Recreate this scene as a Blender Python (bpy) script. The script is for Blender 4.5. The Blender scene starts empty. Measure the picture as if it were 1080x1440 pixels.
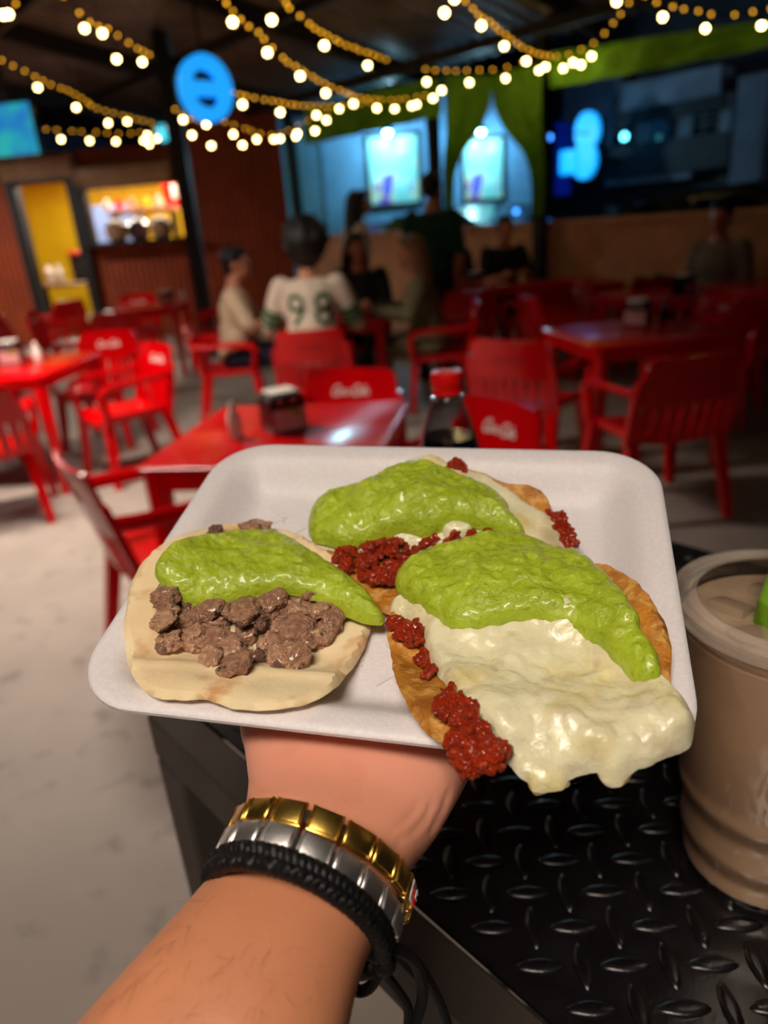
import bpy, bmesh, math, random
import numpy as np
from mathutils import Vector, Matrix, noise
from mathutils.bvhtree import BVHTree
from mathutils.geometry import delaunay_2d_cdt

random.seed(7)
PI = math.pi
SC = bpy.context.scene
COL = SC.collection
V = Vector

# ------------------------------------------------------------------ camera
EYE = V((0, 0, 1.42))
FPX = 1000.0
_dn = V((190, 2445, 1000)).normalized()            # world down, in camera axes (x right, y down, z forward)
_up = -_dn
_fw = (V((0, 0, 1)) - _up * _up.z).normalized()
_rt = _fw.cross(_up)
CR = Matrix((_rt, _fw, _up))                       # camera axes -> world
cam_d = bpy.data.cameras.new('camera')
cam = bpy.data.objects.new('camera', cam_d)
COL.objects.link(cam)
SC.camera = cam
cam_d.sensor_fit = 'VERTICAL'
cam_d.sensor_height = 36.0
cam_d.lens = FPX / 1440 * 36
cam_d.clip_start = 0.01
cam_d.clip_end = 200
_r = CR @ V((1, 0, 0)); _u = CR @ V((0, -1, 0)); _b = CR @ V((0, 0, -1))
cam.matrix_world = Matrix(((_r.x, _u.x, _b.x, EYE.x), (_r.y, _u.y, _b.y, EYE.y), (_r.z, _u.z, _b.z, EYE.z), (0, 0, 0, 1)))
cam_d.dof.use_dof = True
cam_d.dof.focus_distance = 0.275
cam_d.dof.aperture_fstop = 6.6

def ray(px, py):
    return CR @ V(((px - 540) / FPX, (py - 720) / FPX, 1))
def at_z(px, py, z):
    r = ray(px, py); return EYE + r * ((z - EYE.z) / r.z)
def at_y(px, py, y):
    r = ray(px, py); return EYE + r * (y / r.y)
def at_d(px, py, d):
    return EYE + ray(px, py) * d

# ------------------------------------------------------------------ world, lights, exposure
W = bpy.data.worlds.new('night_sky'); SC.world = W
W.use_nodes = True
bg = W.node_tree.nodes['Background']
bg.inputs['Color'].default_value = (0.02, 0.035, 0.075, 1)
bg.inputs['Strength'].default_value = 0.10
SC.view_settings.view_transform = 'Standard'
SC.view_settings.look = 'None'
SC.view_settings.exposure = 0.0
SC.view_settings.gamma = 1.0
SC.view_settings.use_curve_mapping = False
try:
    SC.cycles.use_light_tree = True
    SC.cycles.sample_clamp_indirect = 4.0
    SC.cycles.max_bounces = 8
except Exception:
    pass

def area(name, loc, target, size, power, col, spread=None):
    d = bpy.data.lights.new(name, 'AREA'); d.shape = 'RECTANGLE'
    d.size, d.size_y = size; d.energy = power; d.color = col
    if spread: d.spread = spread
    o = bpy.data.objects.new(name, d); COL.objects.link(o)
    o.location = loc
    o.rotation_euler = (V(target) - V(loc)).to_track_quat('-Z', 'Y').to_euler()
    return o
LAMPS = [((-0.35, -0.75, 2.62), (0.80, 0.36), 16.5, 2.3), ((-1.9, 3.5, 2.93), (1.1, 0.16), 88, 2.15), ((-5.6, 8.8, 3.0), (1.1, 0.16), 130, 2.8)]  # the last one is a fill added out of view to brighten the red siding
for lp, sz_, pw, spr in LAMPS:
    area('ceiling_lamp_light', lp, (lp[0], lp[1] + .001, 0), sz_, pw, (1.0, 0.90, 0.81), spr)
area('kitchen_light', (-3.6, 12.2, 2.5), (-3.6, 12.2, 0), (3.0, .3), 130, (1, .92, .75))
LEDS = [(545, 185), (676, 184)]                     # two cold wall lamps over the posters beyond the fence

# ------------------------------------------------------------------ helpers: materials
def lin(c):
    return tuple(((x / 255) / 12.92 if x / 255 <= .04045 else ((x / 255 + .055) / 1.055) ** 2.4) for x in c[:3]) + (1,)
def mat(name, col, rough=.5, metal=0, noise=None, bump=None, sss=None, coat=0, trans=0, ior=1.45, emis=None, spec=.5, alpha=1, col2=None, ramp=(.4, .65), sheen=0, nosample=False):
    m = bpy.data.materials.new(name); m.use_nodes = True
    nt = m.node_tree; N = nt.nodes; L = nt.links
    b = N['Principled BSDF']
    b.inputs['Base Color'].default_value = lin(col)
    b.inputs['Roughness'].default_value = rough
    b.inputs['Metallic'].default_value = metal
    b.inputs['IOR'].default_value = ior
    b.inputs['Specular IOR Level'].default_value = spec
    b.inputs['Transmission Weight'].default_value = trans
    b.inputs['Coat Weight'].default_value = coat
    b.inputs['Coat Roughness'].default_value = .12
    b.inputs['Alpha'].default_value = alpha
    if sheen: b.inputs['Sheen Weight'].default_value = sheen
    if sss:
        b.inputs['Subsurface Weight'].default_value = sss[0]
        b.inputs['Subsurface Radius'].default_value = sss[1]
        b.inputs['Subsurface Scale'].default_value = sss[2]
    if emis:
        b.inputs['Emission Color'].default_value = lin(emis[0])
        b.inputs['Emission Strength'].default_value = emis[1]
    tc = N.new('ShaderNodeTexCoord')
    def nz(scale, detail=4, rough_=.55):
        n = N.new('ShaderNodeTexNoise'); n.inputs['Scale'].default_value = scale
        n.inputs['Detail'].default_value = detail; n.inputs['Roughness'].default_value = rough_
        L.new(tc.outputs['Object'], n.inputs['Vector']); return n
    if noise or col2:
        sc, amt = noise or (20, .2)
        n = nz(sc)
        r = N.new('ShaderNodeValToRGB'); L.new(n.outputs['Fac'], r.inputs['Fac'])
        c = lin(col)
        if col2:
            a, z = c, lin(col2)
        else:
            a = tuple(min(1, x * (1 - amt)) for x in c[:3]) + (1,); z = tuple(min(1, x * (1 + amt)) for x in c[:3]) + (1,)
        r.color_ramp.elements[0].position = ramp[0]; r.color_ramp.elements[0].color = a
        r.color_ramp.elements[1].position = ramp[1]; r.color_ramp.elements[1].color = z
        L.new(r.outputs['Color'], b.inputs['Base Color'])
    if bump:
        n = nz(bump[0], 5)
        bp = N.new('ShaderNodeBump'); bp.inputs['Strength'].default_value = bump[1]; bp.inputs['Distance'].default_value = bump[2]
        L.new(n.outputs['Fac'], bp.inputs['Height']); L.new(bp.outputs['Normal'], b.inputs['Normal'])
    if nosample:
        try: m.cycles.emission_sampling = 'NONE'
        except Exception: pass
    return m
def layer(m, scale, col, lo, hi, amt=1.0, detail=4, vscale=None, attr=None):
    """mixes a further colour over what feeds the base colour, where a noise (or a point attribute) is high"""
    nt = m.node_tree; N = nt.nodes; L = nt.links; b = N['Principled BSDF']
    inp = b.inputs['Base Color']
    mx = N.new('ShaderNodeMix'); mx.data_type = 'RGBA'
    A, B, F = mx.inputs[6], mx.inputs[7], mx.inputs[0]
    if inp.links:
        L.new(inp.links[0].from_socket, A)
    else:
        A.default_value = inp.default_value[:]
    B.default_value = lin(col)
    mr = N.new('ShaderNodeMapRange'); mr.inputs['From Min'].default_value = lo; mr.inputs['From Max'].default_value = hi
    mr.inputs['To Max'].default_value = amt
    if attr:
        a = N.new('ShaderNodeAttribute'); a.attribute_name = attr
        L.new(a.outputs['Fac'], mr.inputs['Value'])
    else:
        tc = N.new('ShaderNodeTexCoord'); n = N.new('ShaderNodeTexNoise')
        n.inputs['Scale'].default_value = scale; n.inputs['Detail'].default_value = detail
        if vscale:
            mp = N.new('ShaderNodeMapping'); mp.inputs['Scale'].default_value = vscale
            L.new(tc.outputs['Object'], mp.inputs['Vector']); L.new(mp.outputs['Vector'], n.inputs['Vector'])
        else:
            L.new(tc.outputs['Object'], n.inputs['Vector'])
        L.new(n.outputs['Fac'], mr.inputs['Value'])
    L.new(mr.outputs['Result'], F)
    L.new(mx.outputs[2], inp)
    return m

def clearmat(name, tint, lo=.04, hi=.42, rough=.06, milk=0):
    """thin clear plastic: lets light straight through, reflects more at grazing angles"""
    m = bpy.data.materials.new(name); m.use_nodes = True; nt = m.node_tree; N = nt.nodes; L = nt.links
    N.remove(N['Principled BSDF'])
    tr = N.new('ShaderNodeBsdfTransparent'); tr.inputs['Color'].default_value = lin(tint)
    gl = N.new('ShaderNodeBsdfGlossy'); gl.inputs['Roughness'].default_value = rough
    lw = N.new('ShaderNodeLayerWeight'); lw.inputs['Blend'].default_value = .35
    mr = N.new('ShaderNodeMapRange'); mr.inputs['To Min'].default_value = lo; mr.inputs['To Max'].default_value = hi
    tc = N.new('ShaderNodeTexCoord'); nz = N.new('ShaderNodeTexNoise'); nz.inputs['Scale'].default_value = 90; L.new(tc.outputs['Object'], nz.inputs['Vector'])
    bp = N.new('ShaderNodeBump'); bp.inputs['Strength'].default_value = .15; bp.inputs['Distance'].default_value = .001
    L.new(nz.outputs['Fac'], bp.inputs['Height']); L.new(bp.outputs['Normal'], gl.inputs['Normal'])
    if milk:
        df = N.new('ShaderNodeBsdfDiffuse'); df.inputs['Color'].default_value = lin(tint); m2 = N.new('ShaderNodeMixShader'); m2.inputs['Fac'].default_value = milk
        L.new(tr.outputs[0], m2.inputs[1]); L.new(df.outputs[0], m2.inputs[2]); tr = m2
    mx = N.new('ShaderNodeMixShader'); L.new(lw.outputs['Facing'], mr.inputs['Value']); L.new(mr.outputs['Result'], mx.inputs['Fac'])
    L.new(tr.outputs[0], mx.inputs[1]); L.new(gl.outputs[0], mx.inputs[2]); L.new(mx.outputs[0], N['Material Output'].inputs['Surface'])
    return m

# ------------------------------------------------------------------ helpers: meshes
class MB:
    def __init__(s): s.v = []; s.f = []; s.m = []; s.mi = 0
    def add(s, vs, fs):
        k = len(s.v); s.v += [tuple(v) for v in vs]
        s.f += [tuple(i + k for i in f) for f in fs]; s.m += [s.mi] * len(fs); return s
    def box(s, c, size, rot=None, bev=0, seg=1):
        if bev <= 0:
            x, y, z = [d / 2 for d in size]
            vs = [V((a * x, b * y, e * z)) for a in (-1, 1) for b in (-1, 1) for e in (-1, 1)]
            fs = [(0, 1, 3, 2), (4, 6, 7, 5), (0, 4, 5, 1), (2, 3, 7, 6), (0, 2, 6, 4), (1, 5, 7, 3)]
        else:
            bm = bmesh.new(); bmesh.ops.create_cube(bm, size=1)
            bmesh.ops.scale(bm, vec=size, verts=bm.verts)
            bmesh.ops.bevel(bm, geom=bm.edges[:] + bm.verts[:], offset=min(bev, min(size) * .49), segments=seg, affect='EDGES', profile=.5)
            bm.verts.index_update()
            vs = [v.co.copy() for v in bm.verts]; fs = [tuple(v.index for v in f.verts) for f in bm.faces]; bm.free()
        R_ = Matrix(rot) if rot is not None else Matrix.Identity(3)
        return s.add([R_ @ v + V(c) for v in vs], fs)
    def bar(s, a, b, w, h, up=(0, 0, 1), bev=0):
        a, b = V(a), V(b); d = b - a; l = d.length; d = d.normalized()
        x = d.cross(V(up))
        x = x.normalized() if x.length > 1e-5 else d.orthogonal().normalized()
        z = x.cross(d)
        R_ = Matrix((x, d, z)).transposed()
        return s.box((a + b) / 2, (w, l, h), R_, bev)
    def tube(s, pts, rad, seg=8, closed=False, flat=1.0, caps=True):
        pts = [V(p) for p in pts]; n = len(pts)
        if not isinstance(rad, (list, tuple)): rad = [rad] * n
        up = None; rings = []
        for i, p in enumerate(pts):
            if closed: t = pts[(i + 1) % n] - pts[i - 1]
            else: t = pts[min(i + 1, n - 1)] - pts[max(i - 1, 0)]
            t = t.normalized()
            if up is None: up = t.orthogonal().normalized()
            up = (up - t * up.dot(t)); up = up.normalized() if up.length > 1e-6 else t.orthogonal().normalized()
            sd = t.cross(up)
            rings.append([p + (up * math.cos(2 * PI * k / seg) + sd * math.sin(2 * PI * k / seg) * flat) * rad[i] for k in range(seg)])
        return s.loft(rings, closed, caps)
    def loft(s, rings, closed=False, caps=True):
        n = len(rings); g = len(rings[0]); vs = [v for r in rings for v in r]; fs = []
        for i in range(n if closed else n - 1):
            j = (i + 1) % n
            for k in range(g):
                k2 = (k + 1) % g
                fs.append((i * g + k, i * g + k2, j * g + k2, j * g + k))
        if caps and not closed:
            fs.append(tuple(range(g - 1, -1, -1))); fs.append(tuple((n - 1) * g + k for k in range(g)))
        return s.add(vs, fs)
    def lathe(s, prof, seg=32, c=(0, 0, 0), caps=True):
        c = V(c)
        return s.loft([[c + V((r * math.cos(2 * PI * k / seg), r * math.sin(2 * PI * k / seg), z)) for k in range(seg)] for r, z in prof], caps=caps)
    def ball(s, c, r, seg=12, rings=8, rot=None):
        if not isinstance(r, (tuple, list)): r = (r, r, r)
        R_ = Matrix(rot) if rot is not None else Matrix.Identity(3)
        pr = []
        for i in range(rings + 1):
            a = -PI / 2 + PI * i / rings; cr = max(math.cos(a), .02)
            pr.append([V(c) + R_ @ V((r[0] * cr * math.cos(2 * PI * k / seg), r[1] * cr * math.sin(2 * PI * k / seg), r[2] * math.sin(a))) for k in range(seg)])
        return s.loft(pr)
    def prism(s, out, h, M=None):
        """outline of 2-D points extruded along z by h (from 0), placed by the 4x4 matrix M"""
        M = M or Matrix.Identity(4); n = len(out)
        vs = [M @ V((x, y, 0)) for x, y in out] + [M @ V((x, y, h)) for x, y in out]
        fs = [tuple(range(n - 1, -1, -1)), tuple(range(n, 2 * n))] + [(i, (i + 1) % n, n + (i + 1) % n, n + i) for i in range(n)]
        return s.add(vs, fs)
    def mesh(s, name, mats, smooth=True):
        me = bpy.data.meshes.new(name); me.from_pydata(s.v, [], s.f)
        mats = mats if isinstance(mats, (list, tuple)) else [mats]
        for m in mats: me.materials.append(m)
        if len(mats) > 1: me.polygons.foreach_set('material_index', s.m)
        bm = bmesh.new(); bm.from_mesh(me); bmesh.ops.recalc_face_normals(bm, faces=bm.faces); bm.to_mesh(me); bm.free()
        if smooth:
            me.polygons.foreach_set('use_smooth', [True] * len(me.polygons))
            try: me.set_sharp_from_angle(angle=math.radians(40))
            except Exception: pass
        me.update(); return me
def link(name, me, parent=None, loc=None, rotz=0):
    o = bpy.data.objects.new(name, me); COL.objects.link(o)
    if parent is not None: o.parent = parent
    if loc is not None: o.location = loc
    if rotz: o.rotation_euler.z = rotz
    return o
def obj(name, mb, mats, parent=None, loc=None, rotz=0, smooth=True, label=None):
    o = link(name, mb.mesh(name, mats, smooth), parent, loc, rotz)
    if label: o['label'] = label
    return o
def tag(o, label, cat, group=None, kind=None):
    o['label'] = label; o['category'] = cat
    if group: o['group'] = group
    if kind: o['kind'] = kind
    return o
def thing(name, label, cat, loc=(0, 0, 0), rotz=0, group=None):
    o = bpy.data.objects.new(name, None); COL.objects.link(o); o.empty_display_size = .05
    o.location = loc; o.rotation_euler.z = rotz
    return tag(o, label, cat, group)
def struct(name, mb, m, smooth=False):
    o = obj(name, mb, m, smooth=smooth); o['kind'] = 'structure'; return o
_kids = {}
def kids(o):
    if o.name not in _kids: _kids[o.name] = [c for c in COL.objects if c.parent == o]
    return _kids[o.name]
def dup(o, label=None, loc=None, rotz=0):
    def rec(s, par):
        c = s.copy(); COL.objects.link(c)
        if par is not None: c.parent = par
        for ch in kids(s): rec(ch, c)
        return c
    c = rec(o, None)
    if label: c['label'] = label
    if loc is not None: c.location = loc
    c.rotation_euler.z = rotz
    return c
def remesh(mb, voxel, smooth=3, fac=.5):
    """one closed skin round all the overlapping shapes of mb"""
    me = bpy.data.meshes.new('t'); me.from_pydata(mb.v, [], mb.f)
    bm = bmesh.new(); bm.from_mesh(me); bmesh.ops.recalc_face_normals(bm, faces=bm.faces); bm.to_mesh(me); bm.free()
    o = bpy.data.objects.new('t', me); COL.objects.link(o)
    r = o.modifiers.new('r', 'REMESH'); r.mode = 'VOXEL'; r.voxel_size = voxel; r.use_smooth_shade = True
    if smooth:
        s = o.modifiers.new('s', 'SMOOTH'); s.iterations = smooth; s.factor = fac
    dg = bpy.context.evaluated_depsgraph_get()
    out = bpy.data.meshes.new_from_object(o.evaluated_get(dg))
    bpy.data.objects.remove(o); bpy.data.meshes.remove(me)
    out.polygons.foreach_set('use_smooth', [True] * len(out.polygons))
    return out
def spline(pts, n, closed=False):
    """Catmull-Rom through pts, n samples per span"""
    P = [V(p) for p in pts]; m = len(P); out = []
    for i in range(m if closed else m - 1):
        if closed: a, b, c, d = P[i - 1], P[i], P[(i + 1) % m], P[(i + 2) % m]
        else: a, b, c, d = P[max(i - 1, 0)], P[i], P[i + 1], P[min(i + 2, m - 1)]
        for k in range(n):
            t = k / n
            out.append(.5 * ((2 * b) + (c - a) * t + (2 * a - 5 * b + 4 * c - d) * t * t + (3 * b - a - 3 * c + d) * t ** 3))
    if not closed: out.append(P[-1])
    return out
def text_mesh(s, size, depth, shear=0, space=1.0):
    cu = bpy.data.curves.new('t', 'FONT'); cu.body = s; cu.size = size; cu.extrude = depth; cu.shear = shear
    cu.align_x = 'CENTER'; cu.align_y = 'CENTER'; cu.space_character = space; cu.resolution_u = 3
    o = bpy.data.objects.new('t', cu); COL.objects.link(o)
    me = bpy.data.meshes.new_from_object(o.evaluated_get(bpy.context.evaluated_depsgraph_get()))
    bpy.data.objects.remove(o); bpy.data.curves.remove(cu)
    return me
# ------------------------------------------------------------------ materials
M = {}
M['floor'] = layer(mat('concrete', (150, 136, 124), rough=.62, noise=(1.3, .12), bump=(60, .25, .004)), 9, (100, 88, 78), .58, .72, .65)
M['roof'] = mat('roof_sheet', (128, 110, 104), rough=.38, metal=.5, noise=(2.5, .3))
M['steel'] = mat('dark_steel', (38, 32, 32), rough=.45, noise=(8, .2), bump=(40, .1, .002))
M['black'] = mat('black_paint', (14, 13, 14), rough=.5, bump=(90, .12, .001))
M['redwall'] = mat('red_brown_siding', (150, 62, 26), rough=.55, noise=(3, .15))
M['cream'] = mat('cream_paint', (205, 152, 116), rough=.7, noise=(4, .12), bump=(30, .15, .003))
M['beige'] = mat('beige_metal', (165, 130, 100), rough=.45, noise=(6, .15))
M['yellow'] = mat('yellow_wall', (250, 205, 10), rough=.6, noise=(3, .08))
M['bluegrey'] = mat('blue_grey_panel', (120, 140, 190), rough=.5, noise=(3, .1))
M['bluewall'] = mat('pale_blue_wall', (110, 165, 205), rough=.7, noise=(2, .12), bump=(20, .2, .004))
M['night'] = mat('night_facade', (120, 130, 145), rough=.8, noise=(2, .2))
M['nightdark'] = mat('night_facade_dark', (30, 34, 42), rough=.6, noise=(2, .2))
M['green'] = mat('green_cloth', (112, 178, 24), rough=.7, noise=(8, .18), bump=(220, .2, .001))
M['red'] = mat('red_plastic', (208, 0, 7), rough=.2, noise=(6, .06), bump=(160, .06, .001), spec=.5)
M['white'] = mat('white_print', (236, 225, 215), rough=.5, noise=(90, .06))
M['rededge'] = mat('red_emboss', (196, 10, 14), rough=.4, noise=(6, .06))
M['chrome'] = mat('chrome', (200, 200, 205), rough=.16, metal=1, noise=(30, .05))
M['blackplastic'] = mat('black_plastic', (16, 15, 17), rough=.22, noise=(30, .1))
M['pinkprint'] = mat('pink_card', (205, 150, 150), rough=.5, noise=(40, .1))
M['olive'] = mat('olive_print', (150, 140, 30), rough=.5, noise=(40, .1))
M['paper'] = mat('paper_napkin', (230, 218, 205), rough=.85, noise=(60, .06), bump=(90, .2, .001))
M['bulb'] = mat('warm_bulb_glass', (255, 226, 160), rough=.3, noise=(30, .02), emis=((255, 216, 140), 21))
M['mini'] = mat('amber_mini_lamp', (255, 190, 60), rough=.3, noise=(30, .02), emis=((255, 178, 40), 3.0), nosample=True)
M['cable'] = mat('black_cable', (8, 8, 8), rough=.9, spec=.1, noise=(30, .1))
M['bluesign'] = mat('blue_sign_face', (20, 150, 240), rough=.4, noise=(30, .02), emis=((22, 150, 240), 1.15))
M['bluesign2'] = mat('bright_blue_sign_face', (10, 160, 255), rough=.4, noise=(30, .02), emis=((8, 165, 255), 1.25))
M['led'] = mat('cold_led', (180, 240, 255), rough=.3, noise=(30, .02), emis=((150, 235, 255), 30))
M['cyan'] = mat('cyan_led', (90, 210, 240), rough=.3, noise=(30, .02), emis=((90, 215, 240), 8))
M['bluedot'] = mat('blue_led', (60, 130, 255), rough=.3, noise=(30, .02), emis=((60, 140, 255), 5))
M['whitedot'] = mat('dim_white_lamp', (200, 205, 215), rough=.3, noise=(30, .02), emis=((190, 195, 205), 1.5))
M['lampface'] = mat('lamp_diffuser', (255, 240, 215), rough=.4, noise=(30, .02), emis=((255, 232, 200), 12))
M['glassdark'] = mat('dark_glass', (10, 12, 18), rough=.08, noise=(3, .1))
M['car'] = mat('dark_car_paint', (14, 16, 24), rough=.2, coat=.6, noise=(5, .1))
M['tyre'] = mat('tyre_rubber', (14, 14, 14), rough=.8, noise=(30, .1))

# ------------------------------------------------------------------ setting
P0 = V((-0.95, 11.75, 0)); DD = V((4.45, -5.05, 0)).normalized(); NN = V((-DD.y, DD.x, 0))   # the open side of the roofed yard
def at_side(px, py, off=0.0):
    r = ray(px, py); t = NN.dot(P0 + NN * off - EYE) / NN.dot(r); return EYE + r * t
def sz(p):
    return (p - P0).dot(DD), p.z
def side_pt(s, z, off=0.0):
    return P0 + DD * s + NN * off + V((0, 0, z))
SROT = Matrix((DD, NN, V((0, 0, 1)))).transposed()
def side_box(mb, s0, s1, z0, z1, off, th):
    return mb.box(side_pt((s0 + s1) / 2, (z0 + z1) / 2, off), (s1 - s0, th, z1 - z0), SROT)

f = MB(); f.box((1.5, 8, -.05), (34, 26, .1)); struct('floor', f, M['floor'])
def roof_z(p):
    return 3.12 - .16 * NN.dot(V((p[0], p[1], 0)) - P0)
rf = MB()                                            # ribbed sheet roof rising from the open side
n = 90
for i in range(n):
    s0, s1 = -5 + 17 * i / n, -5 + 17 * (i + 1) / n
    for (a, b, za, zb) in ((s0, s0 + (s1 - s0) * .5, 0, 0), (s0 + (s1 - s0) * .5, s0 + (s1 - s0) * .65, 0, .03), (s0 + (s1 - s0) * .65, s0 + (s1 - s0) * .85, .03, .03), (s0 + (s1 - s0) * .85, s1, .03, 0)):
        q = []
        for s, o, z in ((a, .35, za), (b, .35, zb), (b, -11.5, zb), (a, -11.5, za)):
            p = P0 + DD * s + NN * o; q.append(V((p.x, p.y, roof_z(p) + z)))
        rf.add(q + [v + V((0, 0, .012)) for v in q], [(0, 1, 2, 3), (7, 6, 5, 4), (0, 4, 5, 1), (2, 6, 7, 3)])
struct('ceiling', rf, M['roof'])
k = 1
for s in (-2.5, .1, 2.6, 5.0, 7.4):                  # rafters up the slope
    a = P0 + DD * s + NN * .2; b = P0 + DD * s - NN * 11.3
    a.z = roof_z(a) - .11; b.z = roof_z(b) - .11
    struct('trim_%d' % k, MB().bar(a, b, .10, .18), M['steel']); k += 1
for o in (-.6, -2.3, -4.0, -5.7, -7.4):              # purlins along it
    a = P0 - DD * 4.6 + NN * o; b = P0 + DD * 11 + NN * o
    a.z = roof_z(a) - .25; b.z = roof_z(b) - .25
    struct('trim_%d' % k, MB().bar(a, b, .07, .1), M['steel']); k += 1

for i in range(14):
    lw = MB(); a, b = .12 + i * .64, .12 + (i + 1) * .64
    side_box(lw, a, b, 0, 1.24, .12, .16); side_box(lw, a, b, 1.24, 1.29, .12, .22)
    struct('wall_right', lw, M['cream'])
for px in (425, 620, 766):
    s = sz(at_side(px, 300))[0]
    mb = MB(); side_box(mb, s - .06, s + .06, 0, 3.04, -.08, .12); side_box(mb, s - .11, s + .11, 0, .02, -.08, .22)
    o = obj('steel_post', mb, M['black'], smooth=False)
    tag(o, {425: 'black steel post between the red siding and the pale blue wall', 620: 'black steel post at the left edge of the parted green drapes', 766: 'black steel post right of the parted green drapes'}[px], 'post')
pp = at_y(266, 300, 9.3)
mb = MB(); mb.box((pp.x, 9.3, 1.85), (.17, .17, 3.7)); mb.box((pp.x, 9.3, .015), (.3, .3, .03)); mb.box((pp.x, 9.3, 3.6), (.3, .3, .06))
tag(obj('steel_column', mb, M['black'], smooth=False), 'tall black steel column in front of the kitchen hatch', 'column')

# kitchen front: ribbed red brown siding with a doorway and a serving hatch
KY = 11.5
def kx(px, py=320): return at_y(px, py, KY).x
def kz(px, py): return at_y(px, py, KY).z
dx0, dx1 = kx(28, 300), kx(112, 300); dz1 = kz(65, 258)
hx0, hx1 = kx(124, 300), kx(262, 300); hz0, hz1 = kz(190, 338), kz(185, 262)
wtop = kz(120, 211)
kw = MB()
def ribbed(mb, x0, x1, z0, z1, y):
    nn = max(2, int((x1 - x0) / .085)); st = (x1 - x0) / nn
    out = []
    for i in range(nn):
        a = x0 + i * st
        out += [(a, y), (a + st * .12, y - .022), (a + st * .62, y - .022), (a + st * .74, y)]
    out += [(x1, y), (x1, y + .05), (x0, y + .05)]
    mb.prism(out, z1 - z0, Matrix.Translation((0, 0, z0)))
ribbed(kw, -9.5, dx0, 0, wtop, KY); ribbed(kw, dx0, dx1, dz1, wtop, KY); ribbed(kw, dx1, hx0, 0, wtop, KY)
ribbed(kw, hx0, hx1, 0, hz0, KY); ribbed(kw, hx0, hx1, hz1, wtop, KY)
pb = at_side(425, 300)
ribbed(kw, hx1, pb.x - .2, 0, wtop + .35, KY)
struct('wall_back', kw, M['redwall'])
mb = MB()
for x in (dx0, dx1): mb.box((x, KY - .05, dz1 / 2), (.14, .2, dz1))
mb.box(((dx0 + dx1) / 2, KY - .05, dz1 + .05), (dx1 - dx0 + .14, .2, .1))
struct('door_1', mb, M['black'])
mb = MB()
for x in (hx0, hx1): mb.box((x, KY - .05, (hz0 + hz1) / 2), (.1, .18, hz1 - hz0))
mb.box(((hx0 + hx1) / 2, KY - .05, hz1 + .03), (hx1 - hx0 + .1, .18, .07)); mb.box(((hx0 + hx1) / 2, KY - .14, hz0 - .02), (hx1 - hx0 + .2, .42, .05))
struct('window_1', mb, M['black'])
for (x0, x1, z, lab) in ((dx0 - .1, dx1 + .1, dz1 + .22, 'beige roller shutter box over the yellow kitchen doorway'), (hx0, hx1 - .1, hz1 + .18, 'long beige roller shutter box over the serving hatch')):
    mb = MB(); mb.box(((x0 + x1) / 2, KY - .16, z), (x1 - x0, .22, .2), bev=.05, seg=2); mb.box(((x0 + x1) / 2, KY - .16, z - .13), (x1 - x0, .05, .06))
    for x in (x0, x1): mb.box((x, KY - .16, z), (.03, .26, .24))
    tag(obj('shutter_box', mb, M['beige']), lab, 'shutter')
iw = MB(); iw.box((-5.2, 14.0, 1.3), (7.4, .1, 2.6)); iw.box((-9, 12.8, 1.3), (.1, 2.4, 2.6)); iw.box((-1.6, 12.8, 1.3), (.1, 2.4, 2.6)); iw.box((-5.2, 12.8, 2.6), (7.4, 2.4, .08))
struct('wall_kitchen', iw, M['yellow'])
# kitchen things
def kit(px, py, y): return at_y(px, py, y)
c = kit(158, 300, 13.2)
mb = MB(); mb.box((c.x, 13.3, 1.0), (.78, .62, 2.0), bev=.03); mb.mi = 1; mb.box((c.x + .3, 12.98, 1.1), (.03, .03, .6), bev=.01); mb.box((c.x, 12.985, 1.35), (.78, .01, .012))
tag(obj('fridge', mb, [M['bluegrey'], M['chrome']]), 'tall blue grey fridge behind the serving hatch', 'fridge')
c = kit(88, 372, 12.3)
mb = MB(); mb.box((c.x, 12.4, .84), (1.1, .6, .06), bev=.01)
t = thing('steel_worktable', 'steel kitchen worktable just inside the yellow doorway', 'table', (c.x, 12.4, 0))
obj('tabletop', MB().box((0, 0, .84), (1.1, .6, .06), bev=.01), M['beige'], t)
obj('shelf', MB().box((0, 0, .3), (1.04, .54, .04), bev=.01), M['paper'], t)
for x in (-.5, .5):
    for y in (-.25, .25): obj('leg', MB().box((x, y, .41), (.05, .05, .82)), M['steel'], t)
b = kit(106, 335, 12.3)
mb = MB(); mb.box((b.x, 12.4, 1.07), (.3, .35, .4), bev=.02); mb.mi = 1; mb.box((b.x, 12.4, 1.3), (.34, .38, .06), bev=.02); mb.mi = 0; mb.box((b.x, 12.21, 1.05), (.2, .02, .2), bev=.005)
tag(obj('drinks_dispenser', mb, [M['steel'], M['red']]), 'dark drinks dispenser with a red lid on the kitchen worktable', 'dispenser')
b = kit(62, 347, 12.3)
for i, (dx, rr) in enumerate(((-.06, .07), (.1, .055))):
    mb = MB(); mb.lathe([(rr, .87), (rr * 1.1, .95), (rr * 1.05, 1.06), (rr * .5, 1.1), (rr * .5, 1.14), (.01, 1.15)], 16, (b.x + dx, 12.4, 0))
    tag(obj('food_tub', mb, M['paper']), ['larger white tub on the kitchen worktable', 'smaller white tub beside the larger tub on the worktable'][i], 'tub')
sh = kit(195, 297, 11.9)
t = thing('glass_counter_shelf', 'cream topped shelf standing behind the hatch sill', 'shelf', (sh.x + .05, 12.0, 0))
tw = hx1 - hx0 - .45
obj('shelf_board', MB().box((0, 0, sh.z), (tw, .35, .07), bev=.01), M['cream'], t)
for x in (-tw / 2 + .04, tw / 2 - .04): obj('leg', MB().box((x, 0, sh.z / 2), (.05, .3, sh.z - .04)), M['black'], t)
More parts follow.
